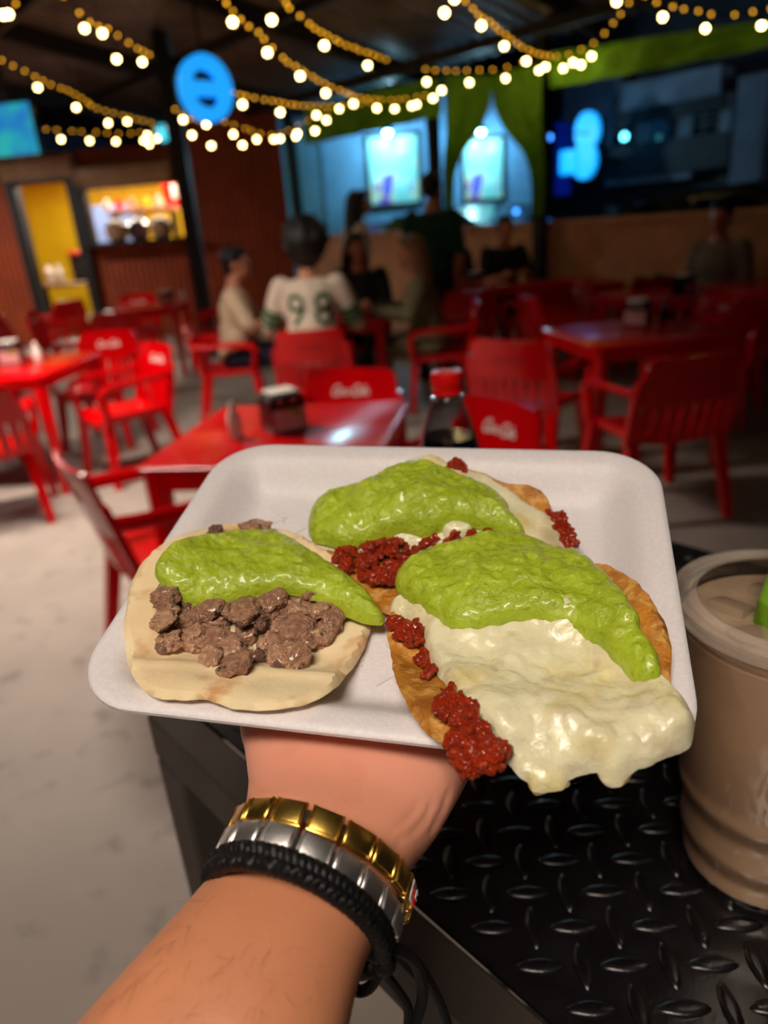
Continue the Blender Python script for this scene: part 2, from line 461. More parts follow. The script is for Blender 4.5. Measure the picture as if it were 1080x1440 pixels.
for i, (px, col) in enumerate(((165, 'beige'), (196, 'chrome'), (228, 'beige'))):
    p = kit(px, 322, KY - .12); zz = hz0 + .005
    h_ = .3
    mb = MB(); mb.lathe([(.1, zz), (.15, zz + .04), (.16, zz + h_ * .7), (.12, zz + h_ * .85), (.12, zz + h_ * .9), (.03, zz + h_)], 18, (p.x, KY - .16, 0))
    tag(obj('serving_pot', mb, M[col]), ['squat beige pot at the left end of the hatch sill', 'steel pot in the middle of the hatch sill', 'squat beige pot at the right end of the hatch sill'][i], 'pot')
for i, (px, m_) in enumerate(((150, 'white'), (168, 'red'), (186, 'cream'), (206, 'yellow'), (224, 'white'))):
    p = kit(px, 290, 12.0)
    mb = MB(); mb.lathe([(.055, sh.z + .036), (.06, sh.z + .12), (.035, sh.z + .16), (.03, sh.z + .2), (.01, sh.z + .205)], 12, (p.x, 12.0, 0))
    tag(obj('sauce_jar', mb, M[m_]), ['white jar, first from the left on the kitchen shelf', 'red jar on the kitchen shelf', 'cream jar, middle one on the kitchen shelf', 'yellow jar on the kitchen shelf', 'white jar at the right end of the kitchen shelf'][i], 'jar', 'jars on the kitchen shelf')
p0 = kit(241, 272, 12.3)
mb = MB(); mb.box((p0.x, 12.3, p0.z), (.26, .03, .42), bev=.01); mb.mi = 1; mb.box((p0.x + .06, 12.28, p0.z + .02), (.1, .012, .2), bev=.004)
t = obj('menu_sign', mb, [M['red'], M['white']]); tag(t, 'small red and white sign hanging at the right end of the hatch', 'sign')
mb2 = MB().tube([(p0.x, 12.3, p0.z + .2), (p0.x, 12.3, 2.56)], .006, 6); obj('hanging_cord', mb2, M['cable'], t)

# pale blue neighbour wall with two lit posters
BY = 13.6
bw = MB(); bw.box((.78, BY + .1, 1.7), (4.75, .2, 3.4))
for i in range(7): bw.box((-1.3 + i * .72, BY - .01, 1.7), (.035, .03, 3.4))
struct('wall_neighbour', bw, M['bluewall'])
def poster(name, c0, c1, label, seed):
    a, b = at_y(*c0, BY), at_y(*c1, BY); cx, cz = (a.x + b.x) / 2, (a.z + b.z) / 2; w, h = b.x - a.x, a.z - b.z
    t = thing(name, label, 'poster', (cx, BY - .03, cz))
    fr = MB()
    for x in (-w / 2, w / 2): fr.box((x, 0, 0), (.05, .05, h + .05))
    for z in (-h / 2, h / 2): fr.box((0, 0, z), (w, .05, .05))
    obj('frame', fr, M['steel'], t)
    m = mat('poster_print_%d' % seed, (150, 230, 225), rough=.5, noise=(1.6, .15))
    layer(m, 2.2, (240, 235, 190), .52, .6, .9); layer(m, 3.1 + seed * .2, (215, 90, 130), .57, .63, .9); layer(m, 2.7, (60, 90, 225), .58, .63, .9)
    obj('sheet', MB().box((0, .01, 0), (w, .012, h)), m, t)
    return cx, cz + h / 2
for i, (c0, c1, lab, led) in enumerate((((514, 192), (592, 285), 'wide colourful poster lit from above on the pale blue wall', LEDS[0]),
                                        ((650, 196), (708, 280), 'pale poster seen through the gap in the green drapes', LEDS[1]))):
    poster('framed_poster', c0, c1, lab, i)
    p = at_y(led[0], led[1], BY - .55)
    t = thing('wall_lamp', ['cold white lamp over the wide colourful poster', 'cold white lamp above the poster in the drape gap'][i], 'lamp', (p.x, BY - .55, p.z))
    obj('lamp_head', MB().lathe([(.02, .13), (.07, .1), (.1, .02), (.1, 0), (.085, 0), (.06, .07), (.02, .09)], 16), M['steel'], t)
    obj('bulb', MB().ball((0, 0, .0), .06, 12, 8), M['led'], t)
    obj('bracket', MB().tube([(0, 0, .12), (0, .2, .22), (0, .54, .2)], .018, 6), M['steel'], t)
    d = bpy.data.lights.new('wall_lamp_light', 'POINT'); d.energy = 62; d.color = (.42, .8, 1.0); d.shadow_soft_size = .06
    o = bpy.data.objects.new('wall_lamp_light', d); COL.objects.link(o); o.location = (p.x, BY - .6, p.z - .1)

# night street building beyond the open side
off = 6.0
fc = MB(); side_box(fc, -2, 16, 0, 7.0, off + .6, .3)
struct('wall_street', fc, M['nightdark'])
def fbox(mb, a, b, o_, th):
    (s0, z0), (s1, z1) = sz(at_side(*a, off)), sz(at_side(*b, off)); side_box(mb, min(s0, s1), max(s0, s1), min(z0, z1), max(z0, z1), off + o_, th); return s0, s1, z0, z1
t = thing('street_building', 'dark two storey building with three arched windows across the street', 'building', tuple(side_pt(4, 0, off + .3)))
t.rotation_euler = (0, 0, 0)
loc0 = V(t.location)
def fpart(name, m, *boxes):
    mb = MB()
    for a, b, o_, th in boxes: fbox(mb, a, b, o_, th)
    mb.v = [tuple(V(v) - loc0) for v in mb.v]
    return obj(name, mb, M[m], t, smooth=False)
fpart('upper_wall', 'night', ((790, 122), (866, 160), .2, .3))
fpart('window_wall', 'night', ((850, 160), (1022, 205), .2, .3))
fpart('ledge', 'night', ((880, 120), (1016, 133), .1, .5))
fpart('canopy', 'nightdark', ((866, 137), (1020, 154), .15, .4))
fpart('shop_band', 'nightdark', ((850, 208), (1024, 234), .15, .4))
fpart('shop_front', 'night', ((850, 238), (968, 250), .2, .3))
st = MB(); (s0, z0), (s1, z1) = sz(at_side(1026, 262, off)), sz(at_side(1085, 100, off))
for i in range(9):
    a = s0 + (s1 - s0) * i / 9; side_box(st, a, a + (s1 - s0) / 15, z0, z1, off + .1, .3)
st.v = [tuple(V(v) - loc0) for v in st.v]; obj('shutter_ribs', st, M['night'], t, smooth=False)
for px, py in ((876, 182), (932, 176), (990, 170)):
    s, z = sz(at_side(px, py, off)); w, h = .42, .5
    mb = MB(); arch = [(-w / 2, -h / 2), (w / 2, -h / 2)] + [(w / 2 * math.cos(a), h * .1 + w / 2 * math.sin(a)) for a in [PI * i / 10 for i in range(11)]]
    T = Matrix.Translation(side_pt(s, z, off + .02) - loc0) @ Matrix((DD, V((0, 0, 1)), NN)).transposed().to_4x4()
    mb.prism(arch, .04, T); wn = obj('arched_window', mb, M['glassdark'], t, smooth=False)
    mu = MB()
    for q in ((0, 0, .02, h), (0, -h * .1, w, .02), (0, h * .12, w, .02)):
        mu.box(side_pt(s, z, off) - loc0 + DD * q[0] + V((0, 0, q[1])), (q[2], .03, q[3]), SROT)
    obj('muntin', mu, M['night'], wn, smooth=False)
sl = bpy.data.lights.new('facade_fill', 'AREA'); sl.shape = 'RECTANGLE'; sl.size, sl.size_y = 1.0, .3; sl.energy = 34; sl.color = (.55, .75, 1)  # added bluish fill that lifts the dark facade; stands for no actual lamp
so = bpy.data.objects.new('facade_fill', sl); COL.objects.link(so); so.location = side_pt(7.5, 4.6, off - 4.4)
so.rotation_euler = (side_pt(7.0, 3.0, off) - so.location).to_track_quat('-Z', 'Y').to_euler()
# lit blue shop sign and small lamps of the street
p = at_side(822, 205, off - 1.2); t = thing('blue_shop_sign', 'glowing blue sign of two stacked discs and a side panel across the street', 'sign', tuple(p))
R3 = Matrix((DD, V((0, 0, 1)), NN)).transposed().to_4x4()
q1 = at_side(824, 184, off - 1.2) - p; q2 = at_side(820, 226, off - 1.2) - p; q3 = at_side(800, 228, off - 1.2) - p
sc_ = (at_side(840, 205, off - 1.2) - at_side(805, 205, off - 1.2)).length
obj('upper_disc', MB().prism([(sc_ * .47 * math.cos(a), sc_ * .60 * math.sin(a)) for a in [2 * PI * i / 28 for i in range(28)]], .1, Matrix.Translation(q1) @ R3), M['bluesign2'], t)
obj('lower_disc', MB().prism([(sc_ * .48 * math.cos(a), sc_ * .60 * math.sin(a)) for a in [2 * PI * i / 28 for i in range(28)]], .1, Matrix.Translation(q2) @ R3), M['bluesign2'], t)
obj('side_panel', MB().box(q3, (sc_ * .75, .09, sc_ * .80), SROT, bev=.03), M['bluesign2'], t)
obj('mount', MB().bar(q2 + V((0, 0, 0)) + NN * .05, q2 + NN * 1.5, .08, .08), M['steel'], t)
s, z = sz(at_side(779, 232, off)); mb = MB(); side_box(mb, s - .16, s + .16, z - .55, z + .75, off + .3, .06)
tag(obj('blue_light_panel', mb, mat('deep_blue_panel', (8, 40, 150), rough=.3, noise=(3, .1), emis=((4, 40, 170), .28)), smooth=False), 'dim deep blue lit panel left of the stacked disc sign', 'panel')
for px, py, m_, lab, o_ in ((878, 192, 'cyan', 'small cyan lamp in front of the arched windows', off - .6), (972, 282, 'whitedot', 'dim white lamp low over the dark parked car', 1.2), (726, 297, 'bluedot', 'small blue lamp below the drape gap', .5), (773, 193, 'bluedot', 'faint blue lamp beside the black post', .5)):
    p = at_side(px, py, o_); r_ = {'cyan': .06, 'whitedot': .035, 'bluedot': .03}[m_]
    mb = MB(); mb.ball(p, r_, 10, 8); mb.mi = 1; mb.tube([p + V((0, 0, r_ * .8)), p + V((0, 0, r_ * 2))], r_ * .4, 8); mb.tube([p + V((0, 0, r_ * 1.8)), p + V((0, 0, r_ * 1.8)) + NN * .8], .008, 6)
    tag(obj('street_lamp', mb, [M[m_], M['cable']]), lab, 'lamp')
# parked cars
def car(px, o_, label, flip=1):
    s, _ = sz(at_side(px, 290, o_)); base = side_pt(s, 0, o_)
    t = thing('car', label, 'car', tuple(base)); t.rotation_euler.z = math.atan2(DD.y, DD.x)
    pr = [(-2.1, .45), (-2.15, .75), (-1.95, .98), (-1.2, 1.05), (-.55, 1.47), (.7, 1.52), (1.5, 1.12), (2.05, 1.02), (2.15, .7), (2.1, .4)]
    low = [(-2.1, .3), (2.1, .3)]
    body = MB(); rings = []
    for yy, k_ in ((-.86, .93), (-.8, 1.0), (-.4, 1.015), (.4, 1.015), (.8, 1.0), (.86, .93)):
        rings.append([V((x * (1 if abs(yy) < .85 else .985), yy, .3 + (z - .3) * k_)) for x, z in pr + low[::-1]])
    body.loft(rings); obj('body', body, M['car'], t)
    for sgn in (-1, 1):
        w1 = MB(); w1.prism([(-1.0, 1.06), (-.5, 1.38), (.1, 1.41), (.1, 1.04)], .02, Matrix(((1, 0, 0, 0), (0, 0, sgn, sgn * .86), (0, 1, 0, 0), (0, 0, 0, 1)))); obj('side_window', w1, M['glassdark'], t, smooth=False)
        w1 = MB(); w1.prism([(.16, 1.04), (.16, 1.41), (.68, 1.42), (1.25, 1.1)], .02, Matrix(((1, 0, 0, 0), (0, 0, sgn, sgn * .86), (0, 1, 0, 0), (0, 0, 0, 1)))); obj('side_window', w1, M['glassdark'], t, smooth=False)
        for x in (-1.35, 1.35):
            wh = MB(); wh.tube([(x, sgn * .70, .33), (x, sgn * .9, .33)], .33, 20); w_ = obj('wheel', wh, M['tyre'], t); obj('hub_cap', MB().tube([(x, sgn * .88, .33), (x, sgn * .915, .33)], .2, 16), M['chrome'], w_)
    obj('windscreen', MB().prism([(-.7, 0), (.7, 0), (.62, .55), (-.62, .55)], .02, Matrix(((0, -.85, -.55, -1.2), (1, 0, 0, 0), (0, .55, .85, 1.08), (0, 0, 0, 1)))), M['glassdark'], t, smooth=False)
    return t
car(640, 2.0, 'dark parked car seen through the gap in the green drapes')
car(1005, 1.9, 'black parked car behind the low wall below the arched windows')

# green cloth along the eave
def cloth(name, label, grid, folds, amp, th=.006):
    """grid(u, v) -> point on the side plane; folds along u, both faces"""
    nu, nv = 40, 16; mb = MB(); A = []
    for j in range(nv + 1):
        for i in range(nu + 1):
            u, v = i / nu, j / nv; p = grid(u, v)
            A.append(p + NN * (amp * (.4 + .6 * v) * math.sin(u * folds * 2 * PI + 2.2 * v) + .02 * math.sin(u * 9 + v * 7)))
    B = [p - NN * th for p in A]; k_ = (nu + 1) * (nv + 1); fs = []
    for j in range(nv):
        for i in range(nu):
            a = j * (nu + 1) + i; q = (a, a + 1, a + nu + 2, a + nu + 1); fs += [q, tuple(x + k_ for x in q[::-1])]
    for i in range(nu):
        fs += [(i + 1, i, i + k_, i + 1 + k_), (nv * (nu + 1) + i, nv * (nu + 1) + i + 1, nv * (nu + 1) + i + 1 + k_, nv * (nu + 1) + i + k_)]
    for j in range(nv):
        a, b = j * (nu + 1), (j + 1) * (nu + 1); fs += [(a, b, b + k_, a + k_), (b + nu, a + nu, a + nu + k_, b + nu + k_)]
    mb.add(A + B, fs)
    return tag(obj(name, mb, M['green']), label, 'cloth')
def band(pts_top, pts_bot):
    T = [sz(at_side(*p, -.2)) for p in pts_top]; B = [sz(at_side(*p, -.2)) for p in pts_bot]
    def g(u, v):
        f_ = u * (len(T) - 1); i = min(int(f_), len(T) - 2); r = f_ - i
        a = [T[i][k] + (T[i + 1][k] - T[i][k]) * r for k in (0, 1)]; b = [B[i][k] + (B[i + 1][k] - B[i][k]) * r for k in (0, 1)]
        return side_pt(a[0] + (b[0] - a[0]) * v, a[1] + (b[1] - a[1]) * v, -.2)
    return g
cloth('green_cloth_band', 'green cloth band under the eave above the pale blue wall', band([(427, 150), (520, 130), (618, 108)], [(427, 204), (520, 186), (618, 163)]), 5, .03)
cloth('green_cloth_band', 'green cloth band under the eave over the dark street', band([(772, 74), (900, 55), (1140, 18)], [(772, 124), (900, 102), (1140, 54)]), 5, .03)
LD = [(692, 106), (692, 132), (689, 156), (678, 178), (664, 197), (650, 215), (640, 234), (635, 258), (634, 282), (635, 302), (636, 322)]
def ldrape(u, v):
    f_ = min(v * 10, 9.999); i = int(f_); r = f_ - i
    b = sz(at_side(LD[i][0] + (LD[i + 1][0] - LD[i][0]) * r, LD[i][1] + (LD[i + 1][1] - LD[i][1]) * r, -.22)); a = sz(at_side(625, 106 + 216 * v, -.22))
    return side_pt(a[0] + (b[0] - a[0]) * u, a[1] + (b[1] - a[1]) * u, -.22)
cloth('green_drape', 'left half of the parted green drapes tied to its post', ldrape, 4, .035)
RD = [(692, 106), (692, 132), (694, 156), (704, 178), (720, 198), (736, 216), (745, 236), (748, 258), (748, 278), (747, 292), (746, 305)]
def rdrape(u, v):
    f_ = min(v * 10, 9.999); i = int(f_); r = f_ - i
    a = sz(at_side(RD[i][0] + (RD[i + 1][0] - RD[i][0]) * r, RD[i][1] + (RD[i + 1][1] - RD[i][1]) * r, -.22)); b = sz(at_side(762, 88 + 214 * v, -.22))
    return side_pt(a[0] + (b[0] - a[0]) * u, a[1] + (b[1] - a[1]) * u, -.22)
cloth('green_drape', 'right half of the parted green drapes tied to its post', rdrape, 4, .035)

# hanging round sign, television, ceiling lamps and one added fill lamp
p = at_y(289, 125, 6.3)
t = thing('round_sign', 'round glowing blue sign with a bar across its dark centre', 'sign', tuple(p)); t.rotation_euler.z = .62
RR, rr_ = .212, .122
ring = MB(); rings = []
for i in range(40):
    a = 2 * PI * i / 40
    rings.append([V((r * math.cos(a), y, r * 1.08 * math.sin(a))) for r, y in ((RR, -.04), (RR, .04), (rr_, .04), (rr_, -.04))])
ring.loft(rings, closed=True); obj('ring', ring, M['bluesign'], t, smooth=False)
obj('bar', MB().box((0, 0, 0), (rr_ * 2, .07, rr_ * .80)), M['bluesign'], t, smooth=False)
obj('back_plate', MB().tube([(0, .038, 0), (0, .05, 0)], rr_ * 1.1, 28), M['black'], t)
obj('hanging_rod', MB().tube([(0, 0, RR), (0, 0, roof_z(p) - p.z)], .012, 8), M['black'], t)
p = at_y(12, 183, 8.0)
t = thing('television', 'lit television hanging under the roof at the left edge', 'television', tuple(p)); t.rotation_euler.z = -.12
obj('casing', MB().box((0, .04, 0), (.56, .07, .48), bev=.02), M['blackplastic'], t)
scr = mat('screen_picture', (40, 140, 210), rough=.2, noise=(1.2, .1), emis=((46, 150, 215), .75))
nt = scr.node_tree; b_ = nt.nodes['Principled BSDF']; tcn = nt.nodes.new('ShaderNodeTexCoord'); nz_ = nt.nodes.new('ShaderNodeTexNoise'); nz_.inputs['Scale'].default_value = 3.2; rp = nt.nodes.new('ShaderNodeValToRGB')
nt.links.new(tcn.outputs['Object'], nz_.inputs['Vector']); nt.links.new(nz_.outputs['Fac'], rp.inputs['Fac']); nt.links.new(rp.outputs['Color'], b_.inputs['Emission Color'])
for i_, (po, c_) in enumerate(((.4, (40, 120, 215)), (.62, (50, 190, 190)))): rp.color_ramp.elements[i_].position = po; rp.color_ramp.elements[i_].color = lin(c_)
obj('screen', MB().box((0, 0, 0), (.53, .012, .45), bev=.004), scr, t)
obj('bracket', MB().bar((0, .08, .1), (0, .08, roof_z(p) - p.z - .02), .05, .05), M['black'], t)
for (lp, s_, pw, _spr), lab in zip(LAMPS, ('ceiling lamp hanging behind the viewer near the bar table', 'long ceiling lamp hanging over the nearest red tables', 'added fill lamp out of view at the left, brightening the kitchen wall')):
    t = thing('ceiling_lamp', lab, 'lamp', lp)
    obj('housing', MB().box((0, 0, .06), (s_[0] + .04, s_[1] + .06, .06), bev=.015), M['white'], t)
    obj('diffuser', MB().box((0, 0, .025), (s_[0] + .01, s_[1] + .02, .02), bev=.006), M['lampface'], t)
    for x in (-s_[0] * .4, s_[0] * .4):
        obj('hanging_rod', MB().tube([(x, 0, .08), (x, 0, roof_z(lp) - lp[2] - .0)], .006, 6), M['steel'], t)

# ------------------------------------------------------------------ string lights
bulb_me = MB().ball((0, 0, 0), .021, 10, 8).mesh('bulb', M['bulb'])
sock_me = MB().lathe([(.010, .015), (.012, .02), (.012, .045), (.008, .05)], 8).mesh('socket', M['cable'])
mini_me = MB().ball((0, 0, 0), .0105, 8, 6).mesh('mini_lamp', M['mini'])
def string(label, nodes, bulbs, step=.15, minis=True, drop=.07):
    pts3 = [at_y(x, y, Y) for x, y, Y in nodes]; L_ = spline(pts3, 8)
    t = thing('string_light', label, 'string light', tuple(L_[0]), group='string lights under the roof'); o0 = L_[0]
    obj('cord', MB().tube([p - o0 for p in L_], .006, 5), M['cable'], t)
    for e in (L_[0], L_[-1], L_[len(L_) // 2]):
        if roof_z(e) - e.z > .05: obj('support_wire', MB().tube([e - o0, V((e.x, e.y, roof_z(e))) - o0], .003, 4), M['cable'], t)
    seg = [0]
    for a, b in zip(L_, L_[1:]): seg.append(seg[-1] + (b - a).length)
    if minis:
        d = step * .5; i = 0
        while d < seg[-1]:
            while seg[i + 1] < d: i += 1
            p = L_[i].lerp(L_[i + 1], (d - seg[i]) / max(1e-6, seg[i + 1] - seg[i]))
            link('mini_lamp', mini_me, t, p - o0 + V((random.uniform(-.01, .01), random.uniform(-.01, .01), -.012)))
            d += step * random.uniform(.8, 1.25)
    for bx, by in bulbs:
        # the cord point above this bulb, by nearness along the cord
        best = min(L_, key=lambda p: (lambda c: (c.x / c.z * FPX + 540 - bx) ** 2)(CR.transposed() @ (p - EYE)))
        p = at_y(bx, by, best.y)
        if p.z > best.z - .03: p.z = best.z - .05
        link('bulb', bulb_me, t, p - o0); s_ = link('socket', sock_me, t, p - o0)
        if (best - p).length > .06: obj('drop_wire', MB().tube([p - o0 + V((0, 0, .045)), best - o0], .003, 4), M['cable'], t)
string('string of lights running from the top edge down to the drape corner post', [(560, -30, 5.2), (640, -12, 5.6), (668, 12, 6.0), (700, 38, 6.6), (738, 66, 7.2), (775, 78, 7.9)], [(639, -2), (677, 36), (709, 65), (740, 86)])
string('string of lights rising from the drape corner post along the green band', [(775, 78, 7.9), (800, 74, 7.7), (838, 56, 7.4), (872, 20, 7.0), (900, -20, 6.6)], [(758, 99), (767, 94), (792, 96), (806, 88), (817, 91), (832, 79)])
string('short string of lights at the top right over the green band', [(870, -25, 5.9), (930, 2, 6.1), (975, 12, 6.3), (1022, 19, 6.4), (1090, 8, 6.0)], [(867, 2), (932, 24), (992, 40), (1071, 36)])
string('long string of lights crossing from the top edge to the middle of the drapes', [(300, -18, 5.0), (335, 20, 5.4), (370, 50, 5.8), (402, 82, 6.2), (432, 102, 6.7), (470, 122, 7.3), (510, 136, 8.0), (560, 138, 8.6), (610, 130, 9.0)], [(327, 31), (376, 74), (422, 107), (458, 131), (497, 146), (530, 152), (555, 153), (579, 149), (586, 147)])
string('string of lights crossing the top edge right of the round sign', [(385, -15, 5.2), (412, 12, 5.6), (440, 36, 6.0), (472, 54, 6.5), (505, 68, 7.0), (545, 82, 7.6)], [(382, 28), (456, 64), (517, 92)])
string('nearly level string of lights leaving the round sign to the right', [(322, 126, 6.4), (350, 134, 6.8), (385, 140, 7.2), (420, 146, 7.8), (470, 147, 8.5), (520, 142, 9.0)], [(341, 147), (394, 158), (445, 162), (459, 169), (443, 184), (418, 188), (477, 153)])
string('low sagging string of lights in front of the red siding', [(240, 148, 7.4), (270, 166, 7.8), (310, 168, 8.2), (345, 179, 8.6), (385, 188, 9.0), (425, 172, 9.4), (470, 152, 9.6)], [(255, 152), (290, 175), (270, 190), (297, 205), (328, 189), (341, 204), (361, 196), (385, 196), (394, 195), (416, 192)])
string('level string of lights above the parted green drapes', [(590, 95, 7.6), (625, 97, 7.8), (665, 97, 8.0), (705, 94, 8.1), (745, 82, 8.0)], [(600, 115), (621, 127), (609, 138), (660, 116), (711, 110)])
string('string of lights at the upper left before the dark roof beams', [(80, -20, 5.6), (108, 10, 5.8), (126, 30, 6.0), (152, 38, 6.3), (184, 60, 6.7), (214, 76, 7.2)], [(119, 40), (144, 47), (164, 83), (200, 87)], step=.16)
string('string of lights hanging over the television', [(-20, 70, 7.0), (30, 96, 7.4), (68, 116, 7.8), (100, 128, 8.2), (136, 150, 8.8), (170, 160, 9.2), (215, 172, 9.8)], [(53, 123), (107, 151), (152, 173), (179, 171), (207, 190)], step=.13)
string('lowest string of lights along the top of the kitchen wall', [(30, 178, 9.0), (80, 181, 9.2), (130, 184, 9.5), (180, 186, 9.8), (235, 178, 10.0)], [(45, 188), (54, 200), (86, 196), (126, 198), (163, 199), (202, 198), (210, 203), (221, 195)], step=.15)
string('short string of lights in the top left corner', [(-40, -25, 5.4), (-10, 0, 5.5), (10, 8, 5.6), (40, -12, 5.8)], [(12, 20), (2, 12)], step=.2)
string('short string of lights at the upper middle', [(520, -22, 5.0), (560, -14, 5.2), (600, -10, 5.3), (660, -28, 5.5)], [(625, 18)], step=.2, minis=False)
p = at_y(229, 187, 10.3)
t = thing('cyan_lamp', 'cyan globe lamp at the top of the kitchen wall', 'lamp', tuple(p)); obj('globe', MB().ball((0, 0, 0), .1, 12, 8), mat('cyan_globe', (60, 190, 220), rough=.3, noise=(20, .02), emis=((70, 205, 230), 1.3)), t); obj('hanging_rod', MB().tube([(0, 0, .09), (0, 0, roof_z(p) - p.z)], .01, 6), M['black'], t)
# ------------------------------------------------------------------ red plastic furniture
def script_lettering(w, th):
    """the slanted cursive wordmark on the chair backs, as a thin raised print w wide"""
    def arc(cx, cy, rx, ry, a0, a1, n=12): return [(cx + rx * math.cos(math.radians(a0 + (a1 - a0) * i / n)), cy + ry * math.sin(math.radians(a0 + (a1 - a0) * i / n))) for i in range(n + 1)]
    st = []
    def cap(x): st.append((arc(x + .42, .45, .42, .55, 40, 325, 18) + [(x + .95, .25)], .115)); st.append((arc(x + .55, .8, .28, .2, 200, 20, 8), .06))
    def o_(x): st.append((arc(x + .2, .24, .2, .25, 90, 450, 16) + [(x + .34, .46), (x + .5, .42)], .09))
    def c_(x): st.append((arc(x + .2, .24, .2, .25, 50, 320, 12) + [(x + .45, .14)], .07))
    def a_(x): st.append((arc(x + .2, .24, .2, .25, 20, 380, 16), .07)); st.append(([(x + .41, .48), (x + .4, .1), (x + .46, 0), (x + .58, .1)], .07))
    def l_(x): st.append(([(x + .02, .1)] + arc(x + .17, .75, .1, .22, -60, 220, 10) + [(x + .08, .2), (x + .15, 0), (x + .3, .1)], .06))
    cap(0); o_(.78); c_(1.28); a_(1.72); st.append(([(2.36, .3), (2.6, .3)], .07)); cap(2.66); o_(3.44); l_(3.92); a_(4.2)
    k = w / 4.85; mb = MB()
    for pts, r in st:
        n = len(pts); A = []; B = []
        for i, (x, y) in enumerate(pts):
            x0, y0 = pts[max(i - 1, 0)]; x1, y1 = pts[min(i + 1, n - 1)]; dx, dy = x1 - x0, y1 - y0; l = math.hypot(dx, dy) or 1
            nx, ny = -dy / l * r, dx / l * r
            for L_, s_ in ((A, 1), (B, -1)):
                X, Y = x + s_ * nx, y + s_ * ny; L_.append((((X + .28 * Y) - 2.45) * k, (Y - .45) * k))
        mb.loft([[V((A[i][0], A[i][1], 0)), V((B[i][0], B[i][1], 0)), V((B[i][0], B[i][1], th)), V((A[i][0], A[i][1], th))] for i in range(n)])
    return mb
def make_chair():
    """armchair of one moulding, facing +y: solid upper back over a slatted lower back, scooped seat, looped arms, splayed legs"""
    t = thing('plastic_chair', 'red chair', 'chair')
    s = MB(); nx, ny = 10, 10; T = []; B = []
    for j in range(ny + 1):
        for i in range(nx + 1):
            u, v = i / nx * 2 - 1, j / ny * 2 - 1
            x = .225 * u * (1 - .06 * (1 - v)); y = .215 * v
            z = .435 - .018 * (1 - u * u) + .012 * (v > .5) * (v - .5) - (.03 * max(0, v - .8) / .2)
            T.append(V((x, y, z))); B.append(V((x * .985, y * .985, z - .022 - (.02 if abs(u) > .95 or abs(v) > .95 else 0))))
    k = (nx + 1) * (ny + 1); fs = []
    for j in range(ny):
        for i in range(nx):
            a = j * (nx + 1) + i; q = (a, a + 1, a + nx + 2, a + nx + 1); fs += [q, tuple(p + k for p in q[::-1])]
    edge = [i for i in range(nx + 1)] + [j * (nx + 1) + nx for j in range(1, ny + 1)] + [ny * (nx + 1) + i for i in range(nx - 1, -1, -1)] + [j * (nx + 1) for j in range(ny - 1, 0, -1)]
    for a, b in zip(edge, edge[1:] + edge[:1]): fs.append((b, a, a + k, b + k))
    s.add(T + B, fs); obj('seat', s, M['red'], t)
    def bk(u, z):                                    # back surface: curved in plan, leaning back
        return V((u * (.242 - .03 * max(0, (z - .62) / .2)), -.205 - (z - .43) * .24 - .028 * (1 - u * u), z))
    pn = MB(); A = []; N = 12; zs = [.585, .60, .65, .70, .75, .785, .80]
    for z in zs:
        zz = [bk(-1 + 2 * i / N, z) for i in range(N + 1)]
        if z > .77: zz = [V((p.x * (.97 if z < .79 else .88), p.y, p.z)) for p in zz]
        A.append(zz)
    front = [p for r in A for p in r]; back = [p + V((0, -.016, -.003)) for p in front]; k = len(front); fs = []; g = N + 1
    for j in range(len(zs) - 1):
        for i in range(N):
            a = j * g + i; q = (a, a + 1, a + g + 1, a + g); fs += [q, tuple(p + k for p in q[::-1])]
    e = list(range(g)) + [j * g + N for j in range(1, len(zs))] + [(len(zs) - 1) * g + i for i in range(N - 1, -1, -1)] + [j * g for j in range(len(zs) - 2, 0, -1)]
    for a, b in zip(e, e[1:] + e[:1]): fs.append((b, a, a + k, b + k))
    pn.add(front + back, fs); P = obj('back_panel', pn, M['red'], t)
    for side in (0, 1):
        lb = script_lettering(.19, .002)
        vs = []
        for x, y, z in lb.v:
            zz = .70 + y; p = bk(x / .242, zz)
            vs.append((-p.x, p.y + .0006 + z, zz) if side == 0 else (p.x, p.y - .0168 - z, zz - .003))
        lb.v = vs
        obj('printed_lettering' if side == 0 else 'embossed_lettering', lb, M['white' if side == 0 else 'rededge'], P, smooth=False, label='white cursive lettering on the back panel' if side == 0 else None)
    for i in range(7):
        u = -.78 + 1.56 * i / 6
        sl = MB(); pts = [bk(u, z) + V((0, -.008, 0)) for z in (.40, .50, .59)]
        sl.loft([[p + V((dx, dy, 0)) for dx, dy in ((-.024, -.005), (.024, -.005), (.024, .005), (-.024, .005))] for p in pts]); obj('back_slat', sl, M['red'], t)
    for sx in (-1, 1):
        up = MB(); up.loft([[bk(sx, z) + V((dx, dy - .008, 0)) for dx, dy in ((-.02, -.014), (.02, -.014), (.02, .014), (-.02, .014))] for z in (.39, .5, .6, .70)]); obj('back_post', up, M['red'], t)
        ar = MB(); pts = spline([bk(sx, .64) + V((sx * .005, 0, 0)), V((sx * .254, -.16, .632)), V((sx * .258, .05, .625)), V((sx * .256, .165, .612)), V((sx * .254, .215, .57)), V((sx * .252, .20, .50)), V((sx * .24, .19, .40))], 5)
        ar.tube(pts, [.017] * len(pts), 8, flat=1.7); obj('armrest', ar, M['red'], t)
        for sy in (-1, 1):
            a = V((sx * .212, sy * .185, .425)); b = V((sx * .255, sy * (.225 if sy > 0 else .275), 0))
            lg = MB(); rings = []
            for q in (0, .5, 1):
                c = a.lerp(b, q); h = .028 - .008 * q
                rings.append([c + V((h * dx, h * dy, 0)) for dx, dy in ((-1, -1), (1, -1), (1, 1), (-1, 1))])
            lg.loft(rings); obj('leg', lg, M['red'], t)
    return t
